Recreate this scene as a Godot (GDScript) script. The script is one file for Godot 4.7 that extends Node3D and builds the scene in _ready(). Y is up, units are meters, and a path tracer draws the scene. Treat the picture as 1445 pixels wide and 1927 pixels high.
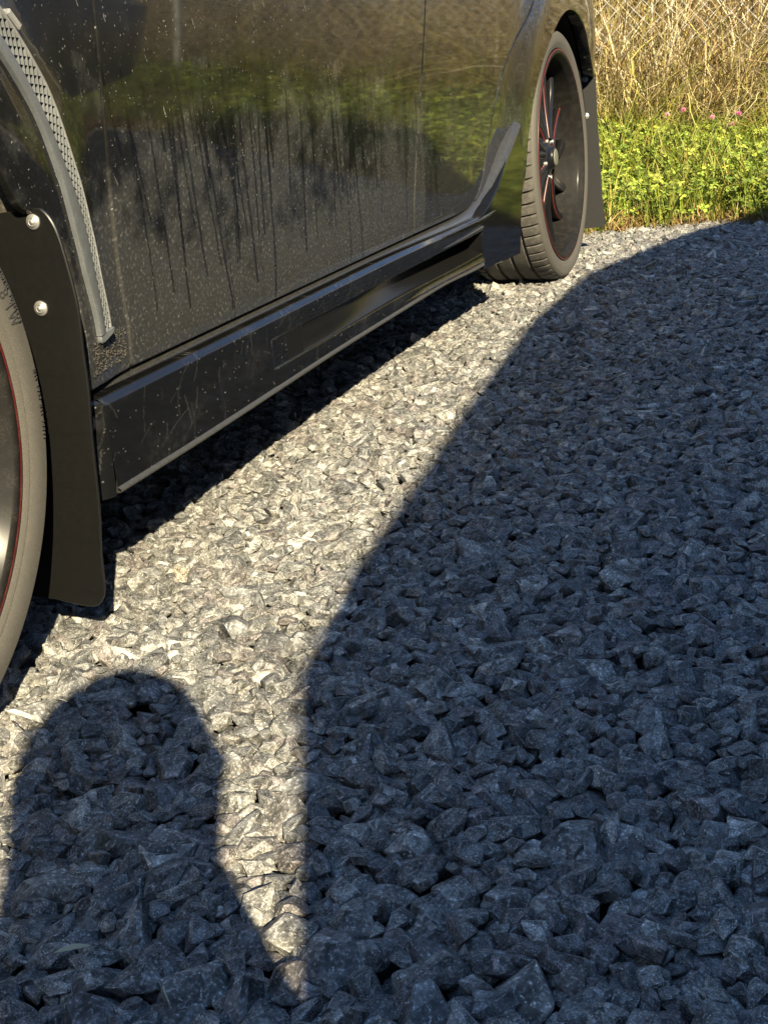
extends Node3D
# A black car parked on crushed stone, low sun from behind the photographer.
# Axes: x runs along the car towards its rear, y up, z out of the car's left side. The ground is y = 0, the front wheel's hub is over x = 0.

const SUN_TRAVEL := Vector3(1.35, -1.0, -0.92)
const HUB := 0.315          # wheel hub height = tyre radius
const REAR := 2.6           # wheelbase
const EYE := Vector3(-0.642, 0.593, 0.730)

var rng := RandomNumberGenerator.new()
var M := {}
var used := {}

# ------------------------------------------------------------------ mesh helpers
class Shape:
	var v := PackedVector3Array()
	var n := PackedVector3Array()
	var uv := PackedVector2Array()
	var c := PackedColorArray()
	var i := PackedInt32Array()

	func grid(rows: Array, flip := false, closed := false, col := Color.WHITE, uvs := []) -> void:
		var h := rows.size()
		var w: int = rows[0].size()
		var base := v.size()
		var nn := PackedVector3Array()
		nn.resize(h * w)
		for a in h - 1:
			var ra: PackedVector3Array = rows[a]
			var rb: PackedVector3Array = rows[a + 1]
			for b in w - 1:
				var f: Vector3 = (rb[b] - ra[b + 1]).cross(rb[b + 1] - ra[b])
				if flip: f = -f
				nn[a * w + b] += f
				nn[a * w + b + 1] += f
				nn[a * w + w + b] += f
				nn[a * w + w + b + 1] += f
				var p := base + a * w + b
				if flip: i.append_array(PackedInt32Array([p, p + w + 1, p + 1, p, p + w, p + w + 1]))
				else: i.append_array(PackedInt32Array([p, p + 1, p + w + 1, p, p + w + 1, p + w]))
		for a in h:
			var r: PackedVector3Array = rows[a]
			if closed:
				var s := nn[a * w] + nn[a * w + w - 1]
				nn[a * w] = s
				nn[a * w + w - 1] = s
			for b in w:
				v.append(r[b])
				c.append(col)
				uv.append(uvs[a][b] if uvs else Vector2(r[b].x + r[b].z * 0.31, -r[b].y + r[b].z * 0.17))
		for k in nn.size(): nn[k] = nn[k].normalized() if nn[k].length_squared() > 1e-20 else Vector3.UP
		n.append_array(nn)

	func face(poly: PackedVector3Array, normal: Vector3, col := Color.WHITE, uvs := PackedVector2Array()) -> void:
		var base := v.size()
		for k in poly.size():
			v.append(poly[k])
			n.append(normal)
			c.append(col)
			uv.append(uvs[k] if uvs.size() > k else Vector2(poly[k].x + poly[k].z * 0.31, -poly[k].y + poly[k].z * 0.17))
		var ccw := (poly[1] - poly[0]).cross(poly[2] - poly[0]).dot(normal) > 0
		for k in range(1, poly.size() - 1):
			if ccw: i.append_array(PackedInt32Array([base, base + k + 1, base + k]))
			else: i.append_array(PackedInt32Array([base, base + k, base + k + 1]))

	func tri(a: Vector3, b: Vector3, d: Vector3, col: Color) -> void:
		var nrm := (b - a).cross(d - a).normalized()
		face(PackedVector3Array([a, b, d]), nrm, col)

	func put(o: Shape, t: Transform3D) -> void:
		var base := v.size()
		for k in o.v.size():
			v.append(t * o.v[k])
			n.append((t.basis * o.n[k]).normalized())
		uv.append_array(o.uv)
		c.append_array(o.c)
		for k in o.i: i.append(base + k)

	func mesh() -> ArrayMesh:
		var a := []
		a.resize(Mesh.ARRAY_MAX)
		a[Mesh.ARRAY_VERTEX] = v
		a[Mesh.ARRAY_NORMAL] = n
		a[Mesh.ARRAY_TEX_UV] = uv
		a[Mesh.ARRAY_COLOR] = c
		a[Mesh.ARRAY_INDEX] = i
		var m := ArrayMesh.new()
		m.add_surface_from_arrays(Mesh.PRIMITIVE_TRIANGLES, a)
		return m

func numbered(called: String) -> String:
	var k: int = used.get(called, 0)
	used[called] = k + 1
	return called if k == 0 else "%s_%03d" % [called, k]

func obj(called: String, shape, mat: Material, parent: Node = self) -> MeshInstance3D:
	var o := MeshInstance3D.new()
	o.name = numbered(called) if parent == self else called
	o.mesh = shape.mesh() if shape is Shape else shape
	o.material_override = mat
	parent.add_child(o, true)
	return o

func thing(called: String, label: String, category: String, at := Vector3.ZERO, group := "") -> Node3D:
	var o := Node3D.new()
	o.name = numbered(called)
	o.position = at
	add_child(o, true)
	tag(o, label, category, group)
	return o

func tag(o: Node, label: String, category: String, group := "", kind := "") -> void:
	o.set_meta("label", label)
	o.set_meta("category", category)
	if group: o.set_meta("group", group)
	if kind: o.set_meta("kind", kind)

func node(called: String, parent: Node) -> Node3D:
	var o := Node3D.new()
	o.name = called
	parent.add_child(o, true)
	return o

# a convex solid cut by planes: [[polygon, plane number], ...]
func solid(planes: Array) -> Array:
	var e := 4.0
	var faces := []
	for ax in 3:
		for s in [-1.0, 1.0]:
			var q := PackedVector3Array()
			for k in [[-1, -1], [1, -1], [1, 1], [-1, 1]]:
				var p := Vector3.ZERO
				p[ax] = s * e
				p[(ax + 1) % 3] = k[0] * e
				p[(ax + 2) % 3] = k[1] * e
				q.append(p)
			faces.append([q, -1])
	for pi in planes.size():
		var pl: Plane = planes[pi]
		var kept := []
		var cap := PackedVector3Array()
		for f in faces:
			var q: PackedVector3Array = f[0]
			var out := PackedVector3Array()
			for k in q.size():
				var a := q[k]
				var b := q[(k + 1) % q.size()]
				var da := pl.distance_to(a)
				var db := pl.distance_to(b)
				if da <= 0.0: out.append(a)
				if (da <= 0.0) != (db <= 0.0):
					var x := a.lerp(b, da / (da - db))
					out.append(x)
					cap.append(x)
			if out.size() >= 3: kept.append([out, f[1]])
		if cap.size() >= 3:
			var mid := Vector3.ZERO
			for x in cap: mid += x
			mid /= cap.size()
			var ux := (cap[0] - mid).normalized()
			if ux.length() < 0.5: ux = pl.normal.cross(Vector3(0.3, 0.7, 0.2)).normalized()
			var uy := pl.normal.cross(ux)
			var arr := []
			for x in cap: arr.append([atan2((x - mid).dot(uy), (x - mid).dot(ux)), x])
			arr.sort_custom(func(a, b): return a[0] < b[0])
			var q := PackedVector3Array()
			for x in arr:
				if q.is_empty() or q[-1].distance_to(x[1]) > 1e-5: q.append(x[1])
			if q.size() >= 3: kept.append([q, pi])
		faces = kept
	return faces

# box with chamfered edges
func cbox(s: Shape, t: Transform3D, size: Vector3, ch := 0.003, col := Color.WHITE) -> void:
	var h := size * 0.5
	var planes := []
	for ax in 3:
		for sg in [-1.0, 1.0]:
			var d := Vector3.ZERO
			d[ax] = sg
			planes.append(Plane(d, h[ax]))
	for ax in 3:
		for sa in [-1.0, 1.0]:
			for sb in [-1.0, 1.0]:
				var d := Vector3.ZERO
				d[ax] = sa
				d[(ax + 1) % 3] = sb
				planes.append(Plane(d.normalized(), (h[ax] + h[(ax + 1) % 3] - ch) / sqrt(2.0)))
	for f in solid(planes):
		var q := PackedVector3Array()
		for p in f[0]: q.append(t * p)
		var nm: Vector3 = planes[f[1]].normal
		s.face(q, (t.basis * nm).normalized(), col)

func tube(s: Shape, path: PackedVector3Array, radii: PackedFloat32Array, sides := 6, col := Color.WHITE) -> void:
	var rows := []
	var up := Vector3(0.13, 0.97, 0.2)
	for k in path.size():
		var d := (path[mini(k + 1, path.size() - 1)] - path[maxi(k - 1, 0)]).normalized()
		var a := d.cross(up)
		if a.length() < 0.2: a = d.cross(Vector3(1, 0, 0.1))
		a = a.normalized()
		var b := d.cross(a)
		var r := PackedVector3Array()
		var rad := radii[mini(k, radii.size() - 1)]
		for j in sides + 1:
			var an := TAU * j / sides
			r.append(path[k] + (a * cos(an) + b * sin(an)) * rad)
		rows.append(r)
	s.grid(rows, false, true, col)
	for e in [0, path.size() - 1]:
		var r: PackedVector3Array = rows[e].slice(0, sides)
		var d := (path[0] - path[1]).normalized() if e == 0 else (path[-1] - path[-2]).normalized()
		s.face(r, d, col)

# profile of (radius, z) turned about the z axis
func lathe(s: Shape, prof: Array, segs := 96, col := Color.WHITE, flip := false) -> void:
	var rows := []
	var uvs := []
	for a in segs + 1:
		var an := TAU * a / segs
		var r := PackedVector3Array()
		var u := PackedVector2Array()
		var run := 0.0
		for k in prof.size():
			if k: run += prof[k].distance_to(prof[k - 1])
			r.append(Vector3(prof[k].x * cos(an), prof[k].x * sin(an), prof[k].y))
			u.append(Vector2(an * 0.3, run))
		rows.append(r)
		uvs.append(u)
	# let both ends of the turn share normals
	var base := s.v.size()
	s.grid(rows, flip, false, col, uvs)
	var w := prof.size()
	for k in w:
		var a := base + k
		var b := base + segs * w + k
		var nn := (s.n[a] + s.n[b]).normalized()
		s.n[a] = nn
		s.n[b] = nn

# flat outline pushed out to a plate with chamfered rims; the outline lies in the transform's xy plane
func plate(s: Shape, outline: PackedVector2Array, depth: float, t: Transform3D, ch := 0.0015, col := Color.WHITE) -> void:
	var area := 0.0
	var m := outline.size()
	for k in m: area += outline[k].cross(outline[(k + 1) % m])
	var o := outline.duplicate()
	if area < 0: o.reverse()
	var ins := PackedVector2Array()
	for k in m:
		var d1 := (o[k] - o[(k + m - 1) % m]).normalized()
		var d2 := (o[(k + 1) % m] - o[k]).normalized()
		var nn := (Vector2(-d1.y, d1.x) + Vector2(-d2.y, d2.x)).normalized()
		ins.append(o[k] + nn * ch)
	var rings := []
	for e in [[ins, depth * 0.5], [o, depth * 0.5 - ch], [o, -depth * 0.5 + ch], [ins, -depth * 0.5]]:
		var r := PackedVector3Array()
		for k in m + 1: r.append(t * Vector3(e[0][k % m].x, e[0][k % m].y, e[1]))
		rings.append(r)
	for k in 3: s.grid([rings[k], rings[k + 1]], true, true, col)
	var tri := Geometry2D.triangulate_polygon(ins)
	for side in [1.0, -1.0]:
		for k in range(0, tri.size(), 3):
			var q := PackedVector3Array()
			for j in 3: q.append(t * Vector3(ins[tri[k + j]].x, ins[tri[k + j]].y, side * depth * 0.5))
			s.face(q, (t.basis.z * side).normalized(), col)

func smooth_line(pts: Array, per := 4) -> PackedVector2Array:
	var out := PackedVector2Array()
	for k in pts.size() - 1:
		var a: Vector2 = pts[maxi(k - 1, 0)]
		var b: Vector2 = pts[k]
		var d: Vector2 = pts[k + 1]
		var e: Vector2 = pts[mini(k + 2, pts.size() - 1)]
		for j in per: out.append(b.cubic_interpolate(d, a, e, float(j) / per))
	out.append(pts[-1])
	return out

func mat(albedo: Color, rough := 0.6, metal := 0.0, spec := 0.5) -> StandardMaterial3D:
	var m := StandardMaterial3D.new()
	m.albedo_color = Color(albedo.r, albedo.g, albedo.b).linear_to_srgb()
	m.roughness = rough
	m.metallic = metal
	m.metallic_specular = spec
	return m

func noise_image(size: Vector2i, freq: float, seed_: int, octaves := 4, kind := FastNoiseLite.TYPE_SIMPLEX_SMOOTH) -> PackedByteArray:
	var f := FastNoiseLite.new()
	f.noise_type = kind
	f.seed = seed_
	f.frequency = freq
	f.fractal_octaves = octaves
	var im := f.get_seamless_image(size.x, size.y, false, false, 0.12)
	im.convert(Image.FORMAT_L8)
	return im.get_data()

func tex(size: Vector2i, data: PackedByteArray, rgb := false) -> ImageTexture:
	var im := Image.create_from_data(size.x, size.y, false, Image.FORMAT_RGB8 if rgb else Image.FORMAT_L8, data)
	return ImageTexture.create_from_image(im)

# ------------------------------------------------------------------ materials
func make_materials() -> void:
	# crushed stone: grey with pale dust, specks and scratches
	var S := Vector2i(512, 512)
	var a := noise_image(S, 0.012, 3, 5)
	var b := noise_image(S, 0.11, 8, 3)
	var d := noise_image(S, 0.035, 21, 3)
	var px := PackedByteArray()
	px.resize(512 * 512)
	for k in px.size():
		var t := 103.0 + (a[k] - 128) * 0.55 + (b[k] - 128) * 0.26
		var vein := absf(d[k] - 128.0)
		if vein < 5.0: t += (5.0 - vein) * 17.0 * (b[k] / 255.0)
		if b[k] > 172: t += (b[k] - 172) * 1.5
		px[k] = int(clampf(t, 20, 250))
	for k in 3000:
		var x := rng.randi_range(0, 511)
		var y := rng.randi_range(0, 511)
		var g := rng.randi_range(140, 255)
		var ang := rng.randf() * TAU
		var ln := 1 + int(rng.randf() * rng.randf() * 18)
		var fat := rng.randf() < 0.35
		for q in ln:
			var xx := posmod(int(x + cos(ang) * q), 512)
			var yy := posmod(int(y + sin(ang) * q), 512)
			px[yy * 512 + xx] = maxi(px[yy * 512 + xx], int(g * (0.6 + 0.4 * rng.randf())))
			if fat: px[yy * 512 + (xx + 1) % 512] = px[yy * 512 + xx]
	M.stone_tex = tex(S, px)
	M.stone_bump = tex(S, noise_image(S, 0.07, 5, 5))
	var tints := [Color(1, 1, 0.98), Color(0.8, 0.81, 0.82), Color(1.2, 1.18, 1.12), Color(1.02, 0.98, 0.95), Color(0.92, 0.93, 0.93), Color(1.45, 1.43, 1.36), Color(0.93, 0.86, 0.85), Color(0.7, 0.71, 0.73)]
	M.stone_tints = tints
	M.stones = []
	for t in tints: M.stones.append(stone_mat(t))
	M.stone = stone_mat(Color.WHITE)
	# paint: black lacquer under road dust, dried drops and runs. The picture covers x 0.30..2.35, y 0.27..0.96
	var P := Vector2i(2048, 688)
	var big := noise_image(P, 0.006, 31, 4)
	var fine := noise_image(P, 0.16, 32, 2)
	var mid := noise_image(P, 0.03, 33, 3)
	var dust := PackedFloat32Array()
	dust.resize(P.x * P.y)
	for y in P.y:
		var hgt := 0.96 - 0.69 * y / P.y
		for x in P.x:
			var k := y * P.x + x
			var wx := 0.3 + 0.001 * x
			# a grainy film of dried splash, with a ragged upper border in the noise
			var film := clampf((0.56 + (big[k] - 128) * 0.0011 + (mid[k] - 128) * 0.0006 - hgt) * 7.0, 0.0, 1.0)
			if wx > 1.53: film *= 0.45
			var g := maxf(0.0, fine[k] - 128.0) / 127.0
			dust[k] = 0.0035 + 0.006 * (mid[k] / 255.0) * (big[k] / 255.0) + film * (0.024 + 0.15 * g * g * (0.4 + 0.6 * mid[k] / 255.0)) + 0.014 * g * g * g
	var line := func(x0: float, y0: float, dx: float, ln: int, wid: int, val: float, keep: float, dark: bool):
		var x := x0
		for q in ln:
			var yy := int(y0) + q
			if yy >= P.y: break
			x += dx + (rng.randf() - 0.5) * 0.5
			for w in wid:
				var xx := int(x) + w
				if xx < 0 or xx >= P.x or yy < 0: continue
				var k := yy * P.x + xx
				if dark: dust[k] *= keep
				elif rng.randf() < keep: dust[k] = maxf(dust[k], val * (0.5 + 0.5 * q / ln))
	for k in 95: line.call(rng.randf_range(180, 1250), rng.randf_range(290, 420), rng.randf_range(0.02, 0.3), rng.randi_range(60, 290), rng.randi_range(2, 6), 0.0, 0.32, true)
	for k in 260: line.call(rng.randf() * P.x, rng.randf() * P.y, rng.randf_range(0.25, 0.7), rng.randi_range(3, 14), rng.randi_range(1, 2), rng.randf_range(0.06, 0.30), 0.75, false)
	for k in 9000:
		var x := rng.randi_range(1, P.x - 3)
		var y := rng.randi_range(1, P.y - 3)
		var g := 0.04 + 0.3 * pow(rng.randf(), 3.0)
		dust[y * P.x + x] = maxf(dust[y * P.x + x], g)
		if rng.randf() < 0.4: dust[y * P.x + x + 1] = maxf(dust[y * P.x + x + 1], g * 0.8)
		if rng.randf() < 0.3: dust[(y + 1) * P.x + x] = maxf(dust[(y + 1) * P.x + x], g * 0.8)
	var out := PackedByteArray()
	out.resize(P.x * P.y * 3)
	for k in dust.size():
		var g := dust[k]
		out[k * 3] = int(clampf(255.0 * pow(g * 1.01, 0.4545), 0, 255))
		out[k * 3 + 1] = int(clampf(255.0 * pow(g, 0.4545), 0, 255))
		out[k * 3 + 2] = int(clampf(255.0 * pow(g * 0.93, 0.4545), 0, 255))
	var paint := mat(Color.WHITE, 0.5, 0.0, 0.15)
	paint.albedo_texture = tex(P, out, true)
	paint.uv1_scale = Vector3(1.0 / 2.05, 1.0 / 0.69, 1)
	paint.uv1_offset = Vector3(-0.3 / 2.05, 0.96 / 0.69, 0)
	paint.clearcoat_enabled = true
	paint.clearcoat = 1.0
	paint.clearcoat_roughness = 0.035
	paint.normal_enabled = true
	var nb := Image.create_from_data(512, 512, false, Image.FORMAT_L8, noise_image(S, 0.03, 77, 2))
	nb.convert(Image.FORMAT_RGB8)
	nb.bump_map_to_normal_map(1.2)
	paint.normal_texture = ImageTexture.create_from_image(nb)
	paint.normal_scale = 0.05
	M.paint = paint
	M.gloss_black = mat(Color(0.006, 0.006, 0.007), 0.07, 0.0, 0.5)
	# skirt: black gloss with wiped dust smears
	var K := Vector2i(1024, 256)
	var sm := noise_image(K, 0.012, 41, 4)
	var sf := noise_image(K, 0.12, 42, 3)
	var kd := PackedFloat32Array()
	kd.resize(K.x * K.y)
	for k in kd.size():
		var g := clampf((sm[k] - 120) / 90.0, 0.0, 1.0) * (sf[k] / 255.0)
		kd[k] = 0.0025 + 0.014 * g * g
	for k in 700:
		var x := rng.randf() * K.x
		var y := rng.randf() * K.y
		var ang := -1.1 + rng.randf_range(-0.7, 0.5)
		var bend := rng.randf_range(-0.03, 0.03)
		var val := rng.randf_range(0.008, 0.03)
		for q in rng.randi_range(10, 50):
			var xx := int(x)
			var yy := int(y)
			if xx < 0 or yy < 0 or xx >= K.x or yy >= K.y: break
			if sm[yy * K.x + xx] > 128 - rng.randi_range(0, 30): kd[yy * K.x + xx] = maxf(kd[yy * K.x + xx], val)
			x += cos(ang)
			y -= sin(ang) * -1.0
			ang += bend
	for k in 1500: kd[rng.randi_range(0, kd.size() - 1)] = rng.randf_range(0.03, 0.25)
	var ko := PackedByteArray()
	ko.resize(kd.size())
	for k in kd.size(): ko[k] = int(255.0 * pow(kd[k], 0.4545))
	M.skirt = mat(Color.WHITE, 0.5, 0.0, 0.12)
	M.skirt.albedo_texture = tex(K, ko)
	M.skirt.uv1_scale = Vector3(1.0 / 1.9, 1.0 / 0.35, 1)
	M.skirt.uv1_offset = Vector3(-0.35 / 1.9, 0.45 / 0.35, 0)
	M.skirt.clearcoat_enabled = true
	M.skirt.clearcoat_roughness = 0.06
	# sill: the same lacquer with a crust of pale dust in strokes
	M.sill = speckled(Color(0.010, 0.010, 0.0095), Color(0.17, 0.162, 0.14), 0.4, 15.0, 52, -1.0)
	M.sill.clearcoat_enabled = true
	M.sill.clearcoat = 0.6
	M.sill.clearcoat_roughness = 0.15
	M.skirt_lip = speckled(Color(0.025, 0.025, 0.023), Color(0.13, 0.122, 0.105), 0.45, 15.0, 53, -1.0)
	# rubber, mud flap with dried mud
	M.rubber = speckled(Color(0.058, 0.054, 0.046), Color(0.15, 0.137, 0.112), 0.75, 15.0, 61, -1.0)
	M.tread = speckled(Color(0.055, 0.052, 0.046), Color(0.17, 0.155, 0.13), 0.85, 9.0, 62, 0.35)
	M.flap = speckled(Color(0.004, 0.004, 0.0037), Color(0.020, 0.019, 0.016), 0.36, 17.0, 63, -1.0)
	M.flap_clean = speckled(Color(0.010, 0.010, 0.010), Color(0.034, 0.033, 0.029), 0.6, 15.0, 64, -1.0)
	M.trim = speckled(Color(0.085, 0.092, 0.097), Color(0.135, 0.142, 0.145), 0.42, 8.0, 65, 0.5)
	M.trim_edge = speckled(Color(0.17, 0.172, 0.17), Color(0.26, 0.255, 0.24), 0.5, 8.0, 66, 0.5)
	M.trim_dark = speckled(Color(0.03, 0.032, 0.034), Color(0.06, 0.06, 0.06), 0.5, 8.0, 67, 0.5)
	M.plastic = speckled(Color(0.008, 0.008, 0.008), Color(0.036, 0.032, 0.027), 0.55, 6.0, 68, 0.4)
	M.liner = speckled(Color(0.05, 0.046, 0.036), Color(0.24, 0.215, 0.155), 0.85, 5.0, 69, 0.6)
	M.mud = speckled(Color(0.03, 0.027, 0.022), Color(0.10, 0.09, 0.066), 0.9, 30.0, 70, 0.5)
	M.rim = speckled(Color(0.010, 0.0095, 0.009), Color(0.030, 0.027, 0.023), 0.62, 7.0, 71, 0.45)
	M.rim.metallic = 0.0
	M.rim.clearcoat_enabled = true
	M.rim.metallic_specular = 0.2
	M.rim.clearcoat = 0.10
	M.rim.clearcoat_roughness = 0.2
	M.spoke = mat(Color(0.008, 0.008, 0.009), 0.3, 0.0, 0.4)
	M.red = speckled(Color(0.07, 0.010, 0.008), Color(0.12, 0.04, 0.03), 0.35, 9.0, 72, 0.4)
	M.steel = mat(Color(0.55, 0.54, 0.5), 0.35, 0.8, 0.5)
	M.cap = mat(Color(0.16, 0.165, 0.13), 0.5, 0.3, 0.5)
	M.disc = mat(Color(0.35, 0.34, 0.33), 0.35, 0.9, 0.5)
	M.scoop = mat(Color(0.007, 0.0068, 0.0065), 0.3, 0.0, 0.35)
	M.under = mat(Color(0.01, 0.01, 0.01), 0.9)
	var gl := mat(Color(0.01, 0.012, 0.012), 0.03, 0.0, 0.5)
	M.glass = gl
	M.wire = mat(Color(0.55, 0.54, 0.50), 0.5, 0.3, 0.5)
	M.soil = speckled(Color(0.06, 0.045, 0.025), Color(0.11, 0.085, 0.05), 0.95, 2.0, 73, 0.5)
	M.ground = speckled(Color(0.05, 0.06, 0.02), Color(0.10, 0.085, 0.04), 0.95, 0.4, 74, 0.5)
	M.subbase = mat(Color(0.05, 0.05, 0.05), 0.95)
	var leafy := mat(Color.WHITE, 0.55, 0.0, 0.4)
	leafy.vertex_color_use_as_albedo = true
	leafy.backlight = Color(0.35, 0.45, 0.1)
	M.leaf = leafy
	var straw := mat(Color.WHITE, 0.65, 0.0, 0.35)
	straw.vertex_color_use_as_albedo = true
	M.straw = straw
	var vc := mat(Color.WHITE, 0.85, 0.0, 0.3)
	vc.vertex_color_use_as_albedo = true
	M.bark = vc

func stone_mat(t: Color) -> StandardMaterial3D:
	var m := mat(Color(1.0 * t.r, 0.98 * t.g, 0.92 * t.b), 0.72, 0.0, 0.5)
	m.albedo_texture = M.stone_tex
	m.vertex_color_use_as_albedo = true
	m.heightmap_enabled = false
	m.normal_enabled = true
	if not M.has("stone_normal"):
		var im: Image = M.stone_bump.get_image()
		im.convert(Image.FORMAT_RGB8)
		im.bump_map_to_normal_map(3.0)
		M.stone_normal = ImageTexture.create_from_image(im)
	m.normal_texture = M.stone_normal
	m.normal_scale = 0.35
	return m

# two tones in noise patches with fine grain, mapped in the object's own space
func speckled(dark: Color, pale: Color, rough: float, per_metre: float, seed_: int, share: float) -> StandardMaterial3D:
	var S := Vector2i(256, 256)
	var a := noise_image(S, 0.02, seed_, 4)
	var b := noise_image(S, 0.22, seed_ + 500, 2)
	var px := PackedByteArray()
	px.resize(256 * 256 * 3)
	for k in 256 * 256:
		var t := clampf((a[k] / 255.0 - (1.0 - share)) * 2.2 + 0.35, 0, 1) * clampf((b[k] - 70) / 120.0, 0.0, 1.0)
		if share < 0.0: t = clampf((b[k] - 125) / 100.0, 0.0, 1.0) * (0.35 + 0.65 * a[k] / 255.0)
		if b[k] > 205: t = minf(1.0, t + 0.5)
		var q := dark.lerp(pale, t).linear_to_srgb()
		px[k * 3] = int(q.r * 255)
		px[k * 3 + 1] = int(q.g * 255)
		px[k * 3 + 2] = int(q.b * 255)
	var m := mat(Color.WHITE, rough)
	m.albedo_texture = tex(S, px, true)
	m.uv1_triplanar = true
	m.uv1_scale = Vector3.ONE * per_metre
	return m

# ------------------------------------------------------------------ gravel
func make_rock(k: int) -> ArrayMesh:
	var r := RandomNumberGenerator.new()
	r.seed = 900 + k
	var ax := Vector3(1.0, r.randf_range(0.42, 0.68), r.randf_range(0.62, 0.92))
	var base := []
	for j in 9 + k % 4:
		var y := 1.0 - 2.0 * (j + 0.5) / (9 + k % 4)
		var an := j * 2.39996 + r.randf_range(-0.5, 0.5)
		var d := Vector3(cos(an) * sqrt(1 - y * y), y, sin(an) * sqrt(1 - y * y))
		d = (d + Vector3(r.randf_range(-0.3, 0.3), r.randf_range(-0.3, 0.3), r.randf_range(-0.3, 0.3))).normalized()
		var nm := Vector3(d.x / ax.x, d.y / ax.y, d.z / ax.z).normalized()
		var sup := Vector3(d.x * ax.x, d.y * ax.y, d.z * ax.z).dot(nm)
		base.append(Plane(nm, sup * r.randf_range(0.74, 0.98)))
	var first := solid(base)
	# chamfer: one more plane over every edge between two faces
	var planes := base.duplicate()
	var own := base.size()
	for a in first.size():
		for b in range(a + 1, first.size()):
			var common := []
			for p in first[a][0]:
				for q in first[b][0]:
					if p.distance_to(q) < 1e-3: common.append(p)
			if common.size() < 2 or first[a][1] < 0 or first[b][1] < 0: continue
			var na: Vector3 = base[first[a][1]].normal
			var nb: Vector3 = base[first[b][1]].normal
			if na.dot(nb) > 0.93: continue
			var nm := (na + nb).normalized()
			planes.append(Plane(nm, nm.dot(common[0]) - r.randf_range(0.02, 0.075)))
	var s := Shape.new()
	for f in solid(planes):
		if f[1] < 0: continue
		var nm: Vector3 = planes[f[1]].normal
		var u := nm.cross(Vector3(0.31, 0.9, 0.27)).normalized()
		var w := nm.cross(u)
		var off := Vector2(r.randf(), r.randf())
		var uvs := PackedVector2Array()
		for p in f[0]: uvs.append(Vector2(p.dot(u), p.dot(w)) * 0.095 + off)
		var g := r.randf_range(0.62, 1.28) if f[1] < own else r.randf_range(1.9, 4.8)  # face tones paint in skylight contrast between facets; chamfers pale with dust and wear
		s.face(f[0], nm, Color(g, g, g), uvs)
	return s.mesh()

func edge_x(z: float) -> float:
	return 3.44 + 0.35 * maxf(z, 0.0) - 0.1 * maxf(-z, 0.0) + 0.035 * sin(z * 9.0) + 0.025 * sin(z * 23.0 + 1.0)

func bank(x: float, z: float) -> float:
	var s := x - edge_x(z)
	return 0.0 if s < 0 else 0.17 * smoothstep(0.0, 1.5, s) + 0.02 * sin(x * 5.0 + z * 3.0) * smoothstep(0.0, 0.4, s)

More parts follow.
